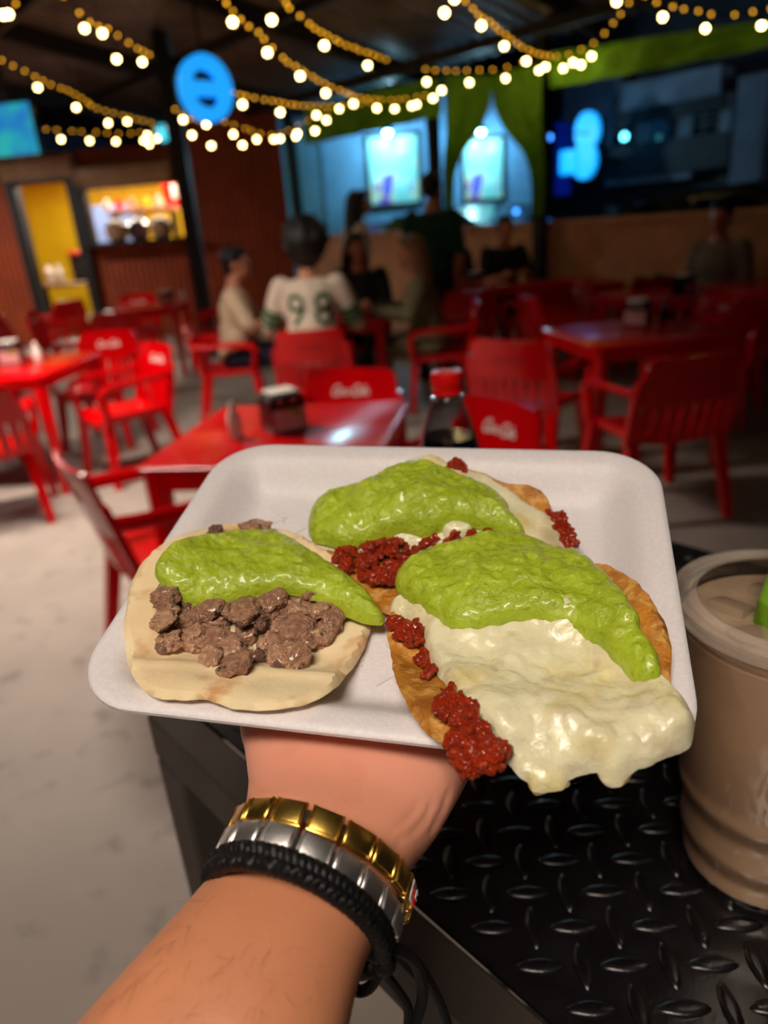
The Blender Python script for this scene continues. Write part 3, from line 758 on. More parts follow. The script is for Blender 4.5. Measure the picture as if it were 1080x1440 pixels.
def make_table(w, d):
    t = thing('plastic_table', 'red table', 'table')
    def rr(w_, d_, r, n=5):
        out = []
        for cx, cy, a0 in ((w_ / 2 - r, d_ / 2 - r, 0), (-w_ / 2 + r, d_ / 2 - r, 90), (-w_ / 2 + r, -d_ / 2 + r, 180), (w_ / 2 - r, -d_ / 2 + r, 270)):
            out += [(cx + r * math.cos(math.radians(a0 + 90 * i / n)), cy + r * math.sin(math.radians(a0 + 90 * i / n))) for i in range(n + 1)]
        return out
    top = MB(); top.loft([[V((x, y, z)) for x, y in rr(w + e, d + e, .05)] for e, z in ((-.03, .712), (0, .715), (.004, .725), (0, .735), (-.012, .74))])
    obj('tabletop', top, M['red'], t)
    ap = MB()
    for sx, sy, a, b in ((1, 0, .02, d - .1), (-1, 0, .02, d - .1), (0, 1, w - .1, .02), (0, -1, w - .1, .02)):
        ap.box((sx * (w / 2 - .035), sy * (d / 2 - .035), .683), (a, b, .06), bev=.004)
    obj('apron', ap, M['red'], t)
    for sx in (-1, 1):
        for sy in (-1, 1):
            lg = MB(); rings = []
            for q in (0, .12, 1):
                c = V((sx * (w / 2 - .055 + .012 * q), sy * (d / 2 - .055 + .012 * q), .713 * (1 - q))); h = .045 - .015 * q
                rings.append([c + V((h * math.cos(a), h * math.sin(a), 0)) for a in [PI / 4 * i + PI / 8 for i in range(8)]])
            lg.loft(rings); obj('leg', lg, M['red'], t)
    return t
table0 = make_table(.80, .82); chair0 = make_chair()
used = {'t': False, 'c': False}
def table(x, y, deg, label, group=None):
    if not used['t']: o = table0; used['t'] = True; o.location = (x, y, 0); o.rotation_euler.z = math.radians(deg); o['label'] = label
    else: o = dup(table0, label, (x, y, 0), math.radians(deg))
    o['group'] = 'red plastic tables'; return o
def chair(x, y, deg, label):
    if not used['c']: o = chair0; used['c'] = True; o.location = (x, y, 0); o.rotation_euler.z = math.radians(deg); o['label'] = label
    else: o = dup(chair0, label, (x, y, 0), math.radians(deg))
    o['group'] = 'red plastic chairs'; return o
table(-.33, 2.52, -11, 'red plastic table directly behind the white foam tray')
table(-2.27, 4.60, -6, 'red plastic table at the left edge, beside the floor shadows')
table(1.50, 4.13, 7, 'red plastic table on the right with a dark napkin holder near its far side')
table(-.30, 5.85, 4, 'red plastic table where the man in the numbered jersey sits with friends')
table(-2.45, 8.3, 3, 'red plastic table in front of the tall black steel column')
table(1.20, 7.62, 2, 'red plastic table by the drapes, in front of two people in dark clothes')
table(3.18, 5.85, 12, 'red plastic table at the right edge, below the man in grey')
table(2.35, 5.75, 8, 'red plastic table between the grey clad man and the nearer right table')
table(2.02, 7.30, 4, 'red plastic table near the low wall, right of the black post')
chair(-.72, 2.32, -57, 'nearest red chair, at left of the table behind the tray')
chair(-.20, 3.02, 162, 'red chair facing us across the table behind the tray')
chair(.18, 2.33, 118, 'red chair just right of the cola bottle, its lettering half hidden')
chair(1.34, 3.33, 9, 'large red chair with its back to us, right of the tray')
chair(.90, 4.02, -38, 'red chair with its back to us, left of the right hand table')
chair(-1.62, 4.52, 130, 'bright red chair with lettering, right of the left edge table')
chair(-2.05, 5.35, 174, 'red chair behind the left edge table, only its top showing')
chair(-2.18, 3.88, 20, 'red chair at the near side of the left edge table')
chair(-2.92, 5.15, 150, 'red chair at the far left corner of the left edge table')
chair(-1.13, 5.80, -84, 'red chair under the man in the beige shirt')
chair(-.40, 5.07, 0, 'red chair under the man in the numbered jersey')
chair(.53, 5.72, 86, 'red chair under the woman in the olive jacket')
chair(-.08, 6.66, 180, 'red chair across the table from the jersey man, under the dark haired person')
chair(-2.45, 7.35, 4, 'red chair with its back to us at the table by the steel column')
chair(-3.35, 8.1, -80, 'red chair left of the table by the steel column')
chair(-2.9, 9.15, 180, 'red chair beyond the table by the steel column, facing us')
chair(-1.72, 8.15, 82, 'red chair right of the table by the steel column')
chair(-4.15, 8.0, 25, 'red chair nearest the kitchen doorway at the left edge')
chair(-3.95, 9.4, 60, 'red chair just outside the yellow kitchen doorway')
chair(.90, 6.85, 2, 'red chair with its back to us at the table by the drapes')
chair(1.58, 6.88, 6, 'red chair beside it at the near side of the table by the drapes')
chair(.92, 8.36, 176, 'red chair under the dark clad person nearer the green shirt')
chair(1.50, 8.22, 186, 'red chair under the dark clad person nearer the black post')
chair(1.80, 6.50, 170, 'red chair with lettering facing us, behind the middle right table')
chair(2.42, 6.62, 10, 'red chair with a dark jacket over its back')
chair(1.55, 5.85, -80, 'red chair left of the middle right table')
chair(2.32, 4.78, 140, 'red chair with lettering at the right edge beyond the right table')
chair(2.60, 5.02, -2, 'red chair with its back to us at the middle right table')
chair(3.08, 6.46, 150, 'red chair under the man in grey')
jk = MB(); A = []
for i in range(15):
    for j in range(9):
        u, v = i / 14 * 2 - 1, j / 8 * 2 - 1
        A.append(V((.2 * u + .01 * math.sin(v * 5), -.285 + .055 * v * (1 if abs(v) < .5 else 1) + .008 * math.sin(u * 11), .82 - .16 * abs(v) ** 1.6 + .012 * math.sin(u * 7 + v * 3))))
fs = []
for i in range(14):
    for j in range(8):
        a = i * 9 + j; fs.append((a, a + 1, a + 10, a + 9))
jm = MB().add(A, fs); jo = obj('jacket', jm, mat('black_cloth', (14, 13, 16), rough=.9, noise=(30, .2), bump=(200, .2, .001))); sm = jo.modifiers.new('s', 'SOLIDIFY'); sm.thickness = .012
tag(jo, 'dark jacket draped over a red chair back below the low wall', 'jacket'); jo.location = (2.42, 6.62, 0); jo.rotation_euler.z = math.radians(10)

# napkin holders, menus, condiments
def holder(x, y, deg, label, z=.74):
    t = thing('napkin_holder', label, 'napkin holder', (x, y, z), math.radians(deg), 'napkin holders on the red tables')
    w, d, h = .135, .12, .135
    ends = MB()
    prof = [(-w / 2, 0), (w / 2, 0)] + [(w / 2 - .018 + .018 * math.cos(a), h - .018 + .018 * math.sin(a)) for a in [PI / 2 * i / 4 for i in range(5)]] + [(-w / 2 + .018 - .018 * math.sin(a), h - .018 + .018 * math.cos(a)) for a in [PI / 2 * i / 4 for i in range(5)]]
    ends.prism(prof, d, Matrix(((1, 0, 0, 0), (0, 0, -1, d / 2), (0, 1, 0, 0), (0, 0, 0, 1)))); obj('body', ends, M['blackplastic'], t)
    for s_ in (-1, 1):
        card = obj('card', MB().box((0, s_ * (d / 2 + .0015), .048), (w - .014, .003, .078)), M['pinkprint'], t, label='pink printed card in the holder')
        obj('printed_corner', MB().prism([(.046, .0), (.046, .036), (-.02, .036)], .001, Matrix(((s_ * -1, 0, 0, 0), (0, 0, s_, s_ * (d / 2 + .003)), (0, 1, 0, .05), (0, 0, 0, 1)))), M['olive'], card, smooth=False)
        for x_ in (-.026, .026): obj('chrome_knob', MB().ball((x_, s_ * (d / 2 + .001), h - .017), (.016, .006, .011), 12, 8), M['chrome'], t)
    obj('napkin_stack', MB().box((0, 0, h + .006), (w - .03, d - .02, .012), bev=.003), M['paper'], t)
    return t
def bottle_small(x, y, z, col, label):
    mb = MB(); mb.lathe([(.022, 0), (.025, .004), (.025, .085), (.012, .105), (.012, .125), (.004, .135)], 14)
    o = obj('condiment_bottle', mb, M[col], loc=(x, y, z)); tag(o, label, 'bottle'); return o
holder(-.34, 2.55, 28, 'black napkin holder with chrome knobs and a pink card, on the table behind the tray')
holder(-2.33, 4.72, 12, 'napkin holder on the left edge table')
holder(1.60, 4.33, -35, 'black napkin holder on the right table')
holder(-2.22, 8.25, 5, 'napkin holder on the table by the steel column')
holder(1.10, 7.48, 20, 'napkin holder on the table by the drapes')
holder(2.42, 5.62, 30, 'dark napkin holder on the middle right table')
bottle_small(-.505, 2.47, .74, 'paper', 'small pale salt shaker left of the near napkin holder')
bottle_small(-2.12, 4.62, .74, 'paper', 'pale shaker right of the napkin holder on the left edge table')
bottle_small(-2.33, 8.42, .74, 'cream', 'cream shaker behind the napkin holder by the steel column')
bottle_small(1.78, 4.38, .74, 'blackplastic', 'dark shaker right of the napkin holder on the right table')
bottle_small(-2.05, 8.3, .74, 'paper', 'pale shaker right of the napkin holder by the steel column')
for i, (x, y, z, dg, lab) in enumerate(((-2.42, 4.88, .74, 20, 'folded white napkin leaning behind the holder on the left edge table'), (1.32, 7.40, .74, 10, 'white paper plate of food on the table by the drapes'))):
    mb = MB()
    if i == 0: mb.box((0, 0, .06), (.1, .012, .12), bev=.004); mb.box((0.01, .02, .055), (.1, .008, .11), bev=.003)
    else: mb.lathe([(.01, .002), (.07, .002), (.10, .018), (.104, .018), (.072, 0), (.01, 0)], 24)
    o = obj('napkin' if i == 0 else 'paper_plate', mb, M['paper'], loc=(x, y, z), rotz=math.radians(dg)); tag(o, lab, 'napkin' if i == 0 else 'plate')
# ------------------------------------------------------------------ people
M['hairblack'] = mat('black_hair', (16, 12, 11), rough=.5, noise=(40, .3), bump=(120, .5, .006))
M['hairbrown'] = mat('brown_hair', (132, 90, 58), rough=.5, noise=(40, .35), bump=(120, .5, .006))
M['skin'] = mat('tan_skin', (196, 132, 98), rough=.5, noise=(9, .08), sss=(.15, (1, .35, .2), .01))
M['eyew'] = mat('eye', (20, 15, 12), rough=.2, noise=(90, .1))
M['beigecloth'] = mat('beige_cloth', (205, 178, 146), rough=.9, noise=(12, .08), bump=(300, .2, .001))
M['jersey'] = mat('jersey_white', (214, 194, 172), rough=.85, noise=(14, .07), bump=(300, .2, .001))
M['jgreen'] = mat('jersey_green', (30, 84, 48), rough=.8, noise=(30, .1))
M['navy'] = mat('navy_cloth', (16, 20, 42), rough=.9, noise=(14, .2), bump=(260, .2, .001))
M['olivecloth'] = mat('olive_cloth', (104, 96, 66), rough=.9, noise=(14, .2), bump=(260, .2, .001))
M['greenshirt'] = mat('dark_green_cloth', (18, 66, 42), rough=.9, noise=(14, .15), bump=(260, .2, .001))
M['blackcloth'] = mat('dark_cloth', (22, 18, 22), rough=.9, noise=(14, .2), bump=(260, .2, .001))
M['greycloth'] = mat('grey_cloth', (128, 120, 112), rough=.9, noise=(14, .12), bump=(260, .2, .001))
M['whitecloth'] = mat('white_cloth', (210, 196, 190), rough=.9, noise=(14, .08), bump=(260, .2, .001))

def limb(mb, a, b, ra, rb):
    a, b = V(a), V(b)
    mb.tube([a, a.lerp(b, .35), a.lerp(b, .7), b], [ra, ra * .97 + rb * .06, ra * .4 + rb * .6, rb], 12)
    mb.ball(a, ra, 12, 8); mb.ball(b, rb, 12, 8)
def person(label, loc, deg, pose, top, legs_m, hair, hair_long=0, sleeves='short', scale=1.0, hair_big=1.0, arms=None, lean=0.0, headturn=0.0):
    """figure facing +y; pose 'sit' or 'stand'; arms: (elbow, hand) for right and left, in the figure's own frame"""
    t = thing('person', label, 'person', loc, math.radians(deg))
    t.scale = (scale,) * 3
    sit = pose == 'sit'
    hz = .53 if sit else .93
    hip = V((0, 0, hz)); ch = hip + V((0, .05 + lean * .6, .33)); nk = hip + V((0, .06 + lean, .53)); hd = nk + V((0, .04, .16))
    sh = [ch + V((s * .185, -.01 + lean * .3, .13)) for s in (1, -1)]
    hips = [hip + V((s * .095, 0, 0)) for s in (1, -1)]
    if sit: kn = [V((s * .13, .43, .50)) for s in (1, -1)]; an = [V((s * .14, .40, .09)) for s in (1, -1)]
    else: kn = [V((s * .10, .03, .50)) for s in (1, -1)]; an = [V((s * .11, -.02, .09)) for s in (1, -1)]
    if arms is None:
        arms = [(V((s * .25, .02, .60 if sit else .95 + .13)), V((s * .20, .30 if sit else .08, .62 if sit else .86))) for s in (1, -1)]
    arms = [(V(a), V(b)) for a, b in arms]
    bd = MB()
    bd.ball(hip + V((0, 0, .02)), (.165, .12, .13)); bd.ball((hip + ch) / 2, (.150, .105, .17)); bd.ball(ch, (.170, .118, .17)); bd.ball(ch + V((0, 0, .10)), (.165, .09, .09))
    limb(bd, ch + V((0, .0, .14)), nk + V((0, .01, .05)), .07, .055)
    Rh = Matrix.Rotation(headturn, 3, 'Z')
    H = lambda x, y, z: hd + Rh @ V((x, y, z))
    bd.ball(H(0, -.012, .03), (.077, .093, .095), 16, 12, Rh); bd.ball(H(0, .03, -.035), (.058, .064, .078), 14, 10, Rh); bd.ball(H(0, .068, -.085), (.03, .028, .026), 10, 8, Rh)
    bd.ball(H(0, .098, -.012), (.014, .02, .026), 10, 8, Rh); bd.ball(H(0, .088, -.05), (.026, .014, .012), 10, 8, Rh); bd.ball(H(0, .082, .022), (.05, .014, .012), 10, 8, Rh)
    for s in (1, -1): bd.ball(H(s * .078, -.012, -.005), (.014, .022, .034), 10, 8, Rh)
    for i in (0, 1):
        el, ha = arms[i]; s = 1 if i == 0 else -1
        limb(bd, sh[i], el, .052, .042); limb(bd, el, ha, .042, .028)
        d = (ha - el).normalized(); sd = d.cross(V((0, 0, 1))); sd = sd.normalized() if sd.length > .1 else V((1, 0, 0)); up = sd.cross(d)
        bd.ball(ha + d * .045, (.042, .042, .042)); palm = ha + d * .05
        for q in range(4): 
            o = sd * ((q - 1.5) * .024); bd.tube([palm + o * .8, palm + d * .055 + o, palm + d * (.095 + .012 * (q in (1, 2))) + o - up * .018], [.0125, .0115, .010], 8)
        bd.tube([palm - d * .02 - sd * s * .03, palm + d * .02 - sd * s * .062, palm + d * .055 - sd * s * .064 - up * .008], [.014, .013, .011], 8)
        limb(bd, hips[i], kn[i], .083, .058); limb(bd, kn[i], an[i], .056, .038)
        bd.tube([an[i] + V((0, -.03, -.045)), an[i] + V((0, .06, -.055)), an[i] + V((0, .16, -.068))], [.038, .036, .022], 10)
    me = remesh(bd, .0115, 4); me.materials.append(M['skin']); link('body', me, t)
    sm_ = MB()
    sm_.ball(hip + V((0, 0, .03)), (.185, .142, .15)); sm_.ball((hip + ch) / 2, (.178, .134, .19)); sm_.ball(ch, (.196, .142, .18)); sm_.ball(ch + V((0, 0, .105)), (.19, .108, .088))
    for i in (0, 1):
        el, ha = arms[i]
        limb(sm_, sh[i], sh[i].lerp(el, .85) if sleeves == 'short' else el, .074, .066)
        if sleeves == 'long': limb(sm_, el, el.lerp(ha, .92), .058, .042)
    me = remesh(sm_, .018, 4); me.materials.append(top); shirt = link('shirt', me, t)
    tr = MB(); tr.ball(hip + V((0, 0, -.01)), (.178, .135, .12))
    for i in (0, 1): limb(tr, hips[i], kn[i], .098, .074); limb(tr, kn[i], an[i].lerp(kn[i], .06), .073, .055)
    me = remesh(tr, .018, 3); me.materials.append(legs_m); link('trousers', me, t)
    for i in (0, 1):
        sh_ = MB(); a = an[i]; sh_.loft([[a + V((w * math.cos(q), y, -.09 + h * (.5 + .5 * math.sin(q)))) for q in [2 * PI * k / 12 for k in range(12)]] for y, w, h in ((-.075, .03, .07), (-.06, .042, .1), (.02, .047, .1), (.09, .05, .07), (.17, .044, .055), (.2, .02, .035))])
        obj('shoe', sh_, M['blackcloth'], t)
    hr = MB(); b_ = hair_big
    hr.ball(H(0, -.03, .045), (.090 * b_, .1 * b_, .095 * b_), 16, 12, Rh); hr.ball(H(0, .035, .095), (.07 * b_, .055, .035 * b_), 12, 8, Rh); hr.ball(H(0, -.07, -.01), (.075 * b_, .05 * b_, .07 * b_), 12, 8, Rh)
    if b_ > 1.1:
        rn = random.Random(3)
        for k in range(34):
            a_, e_ = rn.uniform(0, 2 * PI), rn.uniform(-.25, 1.3)
            if math.sin(a_) > .35 and e_ < .7: continue
            hr.ball(H(.105 * math.cos(a_) * math.cos(e_) * b_ / 1.2, -.03 + .11 * math.sin(a_) * math.cos(e_) * b_ / 1.2, .04 + .11 * math.sin(e_) * b_ / 1.2), rn.uniform(.028, .042), 8, 6)
    if hair_long:
        for k in range(9):
            a_ = PI + PI * k / 8; x = .08 * math.cos(a_); y = -.02 + .085 * math.sin(a_)
            hr.tube([H(x * .8, y, .06), H(x * 1.1, y - .02, -.06), H(x * 1.25, y - .035, -.06 - hair_long * .5), H(x * 1.15, y - .03 + .01 * math.sin(k), -.06 - hair_long)], [.03, .034, .034, .016], 8)
    me = remesh(hr, .013, 2); me.materials.append(hair); link('hair', me, t)
    for s in (1, -1): obj('eye', MB().ball(H(s * .031, .081, .006), (.011, .008, .007), 10, 6, Rh), M['eyew'], t)
    t['_sh'] = shirt.name
    return t, shirt
person('seated man in a beige shirt facing right, forearms laid on the red table', (-1.08, 5.78, 0), -84, 'sit', M['beigecloth'], M['navy'], M['hairblack'], scale=.98, arms=[((.27, .16, .76), (.10, .42, .81)), ((-.27, .16, .76), (-.05, .44, .81))])
P2, sh2 = person('seated man seen from behind in a white jersey with green numbers', (-.40, 5.08, 0), 0, 'sit', M['jersey'], M['navy'], M['hairblack'], hair_big=1.62, scale=1.05, lean=.08, arms=[((.31, .17, .70), (.20, .44, .775)), ((-.31, .17, .70), (-.20, .44, .775))])
bv = BVHTree.FromPolygons([v.co.copy() for v in sh2.data.vertices], [tuple(p.vertices) for p in sh2.data.polygons])
for ch_, x in (('9', -.088), ('8', .088)):
    me = text_mesh(ch_, .29, .0, space=1)
    bm = bmesh.new(); bm.from_mesh(me); bmesh.ops.triangulate(bm, faces=bm.faces)
    bmesh.ops.subdivide_edges(bm, edges=bm.edges, cuts=2)
    ring = [v for v in bm.verts]
    xs = [v.co.x for v in bm.verts]; mx_ = (min(xs) + max(xs)) / 2
    for v in bm.verts:
        q = V((x + (v.co.x - mx_) * .92, -1, .845 + v.co.y)); hit = bv.ray_cast(q, V((0, 1, 0)))[0]
        v.co = (hit if hit else V((q.x, -.1, q.z))) + V((0, -.006, 0))
    bm.to_mesh(me); bm.free(); me.materials.append(M['jgreen'])
    # thicken every stroke
    o = link('jersey_number', me, sh2); s_ = o.modifiers.new('s', 'SOLIDIFY'); s_.thickness = .004; s_.offset = 0
    o['label'] = 'green number %s on the jersey back' % ch_
for s in (1, -1):
    e = V((s * .31, .17, .70)); a = V((s * .185, .08, .99)); d = (e - a).normalized()
    for q in (.50, .64, .78):
        c = a.lerp(e, q); obj('sleeve_stripe', MB().tube([c - d * .010, c + d * .010], .0755, 20), M['jgreen'], sh2)
person('seated woman with long light brown hair and an olive jacket, facing left', (.50, 5.70, 0), 84, 'sit', M['olivecloth'], M['olivecloth'], M['hairbrown'], hair_long=.34, sleeves='long', scale=.97, arms=[((.25, .18, .78), (.12, .50, .81)), ((-.25, .18, .78), (-.10, .48, .81))], lean=.06)
person('standing woman in a white top with long black hair by the blue wall', (-.10, 7.45, 0), -70, 'stand', M['whitecloth'], M['blackcloth'], M['hairblack'], hair_long=.42, scale=.98)
person('dark haired person in black seated across from the jersey man', (-.05, 6.62, 0), 172, 'sit', M['blackcloth'], M['blackcloth'], M['hairblack'], hair_long=.2, sleeves='long', headturn=.6, arms=[((.25, .16, .70), (.12, .40, .775)), ((-.25, .16, .70), (-.12, .40, .775))])
person('standing man in a dark green shirt seen from behind', (.60, 6.72, 0), -25, 'stand', M['greenshirt'], M['blackcloth'], M['hairblack'], scale=1.02)
person('seated person in dark clothes by the green drapes, nearer the green shirt', (.92, 8.33, 0), 170, 'sit', M['blackcloth'], M['navy'], M['hairblack'], scale=1.03, arms=[((.26, .16, .70), (.12, .36, .775)), ((-.26, .16, .70), (-.12, .36, .775))])
person('seated person in dark clothes close to the black post', (1.50, 8.19, 0), 190, 'sit', M['blackcloth'], M['navy'], M['hairblack'], scale=1.03, arms=[((.26, .16, .70), (.12, .36, .775)), ((-.26, .16, .70), (-.12, .36, .775))])
person('seated man in a grey jacket before the low wall, facing left', (3.08, 6.43, 0), 130, 'sit', M['greycloth'], M['navy'], M['hairblack'], sleeves='long', scale=1.02)
# ------------------------------------------------------------------ bar table of black tread plate
BU = V((.754, .656, 0)); BV = V((.656, -.754, 0)); BO = V((-.164, .488, 0)); BZ = 1.05
BR = Matrix((BU, BV, V((0, 0, -1)))).transposed()    # local x along u, y along v (z flipped keeps it right handed)
def bp(u, v, z): return BO + BU * u + BV * v + V((0, 0, z))
M['tread'] = mat('black_tread_plate', (17, 16, 18), rough=.27, noise=(40, .35), bump=(420, .35, .0006), spec=.6)
M['frame'] = mat('dark_frame_paint', (62, 54, 50), rough=.5, noise=(14, .15), bump=(140, .15, .0008))
u0, u1, v0, v1 = -.03, .545, -.044, .86
t = thing('bar_table', 'black tread plate bar table on a dark square tube frame under the tray', 'table', tuple(bp((u0 + u1) / 2, (v0 + v1) / 2, 0)))
tb = V(t.location)
def bpart(name, mb, m, smooth=False):
    mb.v = [tuple(V(q) - tb) for q in mb.v]; return obj(name, mb, m, t, smooth=smooth)
pl = MB(); pl.box(bp((u1 - .001 + 0) / 2, (v0 + .03 + v1) / 2, BZ - .001), (u1 - .001, v1 - v0 - .03 - .001, .004), BR); bpart('tread_plate', pl, M['tread'])
w = .03
for a, b, c, d in ((u0, u0 + w, v0, v1), (u1 - w, u1, v0, v1), (u0 + w, u1 - w, v0, v0 + w), (u0 + w, u1 - w, v1 - w, v1)):
    bpart('frame_bar', MB().box(bp((a + b) / 2, (c + d) / 2, BZ - .0245), (b - a, d - c, .043), BR, bev=.002), M['frame'])
for a in (u0 + .0225, u1 - .0225):
    for c in (v0 + .0225, v1 - .0225):
        bpart('leg', MB().box(bp(a, c, (BZ - .047) / 2), (.045, .045, BZ - .047), BR, bev=.003), M['frame'])
for c in (v0 + .0225, v1 - .0225): bpart('foot_rail', MB().box(bp((u0 + u1) / 2, c, .28), (u1 - u0 - .09, .03, .03), BR, bev=.002), M['frame'])
tm = MB(); rings = []                                # one raised lens
for k_, (q, z) in enumerate(((1, 0), (.93, .0009), (.72, .0016), (.30, .0019))):
    rings.append([V((.0135 * q * math.copysign(abs(math.cos(a)) ** 1.25, math.cos(a)), .0047 * q * math.sin(a), z)) for a in [2 * PI * i / 14 for i in range(14)]])
tm.loft(rings); tread_me = tm.mesh('tread', M['tread'])
sp = .0222; ea = ((BU + BV) / math.sqrt(2)); ang = math.atan2(ea.y, ea.x); eb = V((-ea.y, ea.x, 0)); rest = []; near_ = []
for i in range(-60, 60):
    for j in range(-60, 60):
        p = bp(.05, .20, BZ + .0010) + ea * (i * sp) + eb * (j * sp); q = p - BO
        uu, vv = q.dot(BU), q.dot(BV)
        if .012 < uu < u1 - .016 and v0 + .042 < vv < v1 - .016: near_.append(((p - EYE).length, p, ang + (PI / 2 if (i + j) % 2 else 0)))
cc = CR.transposed()
def inview(p):
    c = cc @ (p - EYE); return c.z > 0 and -60 < 540 + FPX * c.x / c.z < 1140 and -60 < 720 + FPX * c.y / c.z < 1500
near_.sort(key=lambda e: (not inview(e[1]), e[0]))
for k_, (d_, p, a) in enumerate(near_):
    if k_ < 290: link('tread', tread_me, t, p - tb, a)
    else: rest.append((p, a))
rm = MB()
for p, a in rest:
    R_ = Matrix.Rotation(a, 3, 'Z'); rm.add([R_ @ V(q) + p for q in tm.v], tm.f)
o = bpart('tread_pattern', rm, M['tread'], True); o['kind'] = 'stuff'

# ------------------------------------------------------------------ iced drink
M['clear'] = clearmat('clear_cup_plastic', (246, 242, 238))
M['tea'] = mat('milky_drink', (244, 212, 182), rough=.32, noise=(16, .10), sss=(.3, (1, .6, .35), .006), coat=.5)
M['teatop'] = mat('milky_drink_top', (250, 228, 206), rough=.25, noise=(60, .12), bump=(70, .4, .002))
M['ice'] = mat('ice', (240, 222, 202), rough=.12, trans=.25, ior=1.31, noise=(90, .05), bump=(120, .3, .001))
M['lime'] = mat('lime_straw', (130, 190, 40), rough=.35, noise=(30, .06))
cx, cy, cz = .205, .310, BZ + .0016
t = thing('iced_drink', 'clear plastic cup of milky brown iced drink on the black tread plate', 'drink', (cx, cy, cz))
def rad(h):
    r = .0405 + (.0555 - .0405) * min(1, h / .165)
    for hh, d in ((.016, -.0012), (.030, .0012), (.046, -.0010), (.060, .0014), (.078, 0)):
        r += d * math.exp(-((h - hh) / .005) ** 2)
    return r
pr = [(.002, .003), (.034, .002), (.038, 0), (.0400, .001)] + [(rad(h), h) for h in [.004 + .166 * i / 60 for i in range(61)]] + [(.0568, .1705), (.0572, .172), (.0568, .1735)]
inn = [(r - .0009, h) for r, h in pr[::-1] if h > .004] + [(.036, .0042), (.002, .0042)]
obj('cup_body', MB().lathe(pr + inn, 72), M['clear'], t)
lq = [(.002, .0046), (.0355, .0046)] + [(rad(h) - .0011, h) for h in [.006 + .154 * i / 50 for i in range(51)]] + [(.052, .1605), (.03, .161), (.002, .161)]
obj('drink', MB().lathe(lq, 72), M['tea'], t)
foam = MB().lathe([(.002, .1612), (.053, .1612), (.0535, .163), (.045, .1642), (.02, .1638), (.002, .1642)], 48); obj('foam', foam, M['teatop'], t)
ld = [(.0590, .169), (.0600, .170), (.0600, .1755), (.0585, .1775), (.0560, .178), (.0535, .1762), (.0515, .1752), (.0490, .1765), (.047, .1770)]
M['lidplastic'] = clearmat('clear_lid_plastic', (252, 244, 236), .10, .5, .12, .20)
obj('lid', MB().lathe(ld + [(r, h - .0009) for r, h in ld[::-1][:-3]] + [(.0581, .1745), (.0581, .169), (.0590, .169)], 72, caps=False), M['lidplastic'], t, label='clear rim of the lid')
obj('lid_top', MB().lathe([(.0470, .1770), (.030, .1776), (.012, .1774), (.001, .1774), (.001, .1767), (.012, .1767), (.030, .1769), (.0470, .1763), (.0470, .1770)], 64, caps=False), M['clear'], t)
rn = random.Random(5)
for k_ in range(6):
    a = k_ * 1.05 + .4; r = .030 if k_ else .004
    R_ = Matrix.Rotation(rn.uniform(0, 3), 3, 'Z') @ Matrix.Rotation(rn.uniform(-.3, .3), 3, 'X')
    obj('ice_cube', MB().box((r * math.cos(a), r * math.sin(a), .1612), (.021, .018, .012), R_, bev=.003, seg=2), M['ice'], t)
stp = [V((-.026, .003, .03)), V((-.018, .002, .12)), V((-.0128, .001, .178)), V((.008, -.002, .28))]
obj('straw', MB().tube(stp, .0058, 16), M['lime'], t)

# ------------------------------------------------------------------ cola bottle
M['pet'] = clearmat('clear_bottle', (242, 242, 246), .05, .7)
M['cola'] = mat('dark_cola', (20, 8, 5), rough=.08, noise=(30, .2), coat=.4)
M['cap'] = mat('red_cap', (240, 18, 16), rough=.3, noise=(60, .04))
t = thing('cola_bottle', 'clear cola bottle with a red screw cap standing behind the tray', 'bottle', (.068, .662, BZ + .0016))
bpf = [(.024, 0), (.029, .004), (.0315, .012), (.0315, .03), (.0285, .055), (.0285, .075), (.0315, .10), (.0325, .125), (.0325, .14), (.031, .155), (.026, .176), (.019, .197), (.0140, .208), (.0128, .213), (.0128, .232)]
obj('bottle_body', MB().lathe([(.002, .004), (.018, .004)] + bpf + [(r - .0007, z) for r, z in bpf[::-1] if z > .006] + [(.02, .006), (.002, .006)], 48), M['pet'], t)
liq = [(.002, .0065), (.022, .0065)] + [(r - .0011, z) for r, z in bpf if .008 < z < .172] + [(.0256, .173), (.002, .173)]
obj('cola', MB().lathe(liq, 48), M['cola'], t)
cp = MB(); rings = []
for r, z in ((.0142, .214), (.0148, .2145), (.0148, .2185), (.0146, .219), (.0148, .2195), (.0148, .232), (.0140, .2348), (.006, .2355)):
    rings.append([V(((r + (.00025 if (i % 2 and .219 < z < .233) else 0)) * math.cos(2 * PI * i / 72), (r + (.00025 if (i % 2 and .219 < z < .233) else 0)) * math.sin(2 * PI * i / 72), z)) for i in range(72)])
cp.loft(rings); obj('cap', cp, M['cap'], t, label='red screw cap')
obj('neck_ring', MB().lathe([(.0130, .2085), (.0165, .209), (.0165, .2105), (.0130, .211)], 40), M['pet'], t)

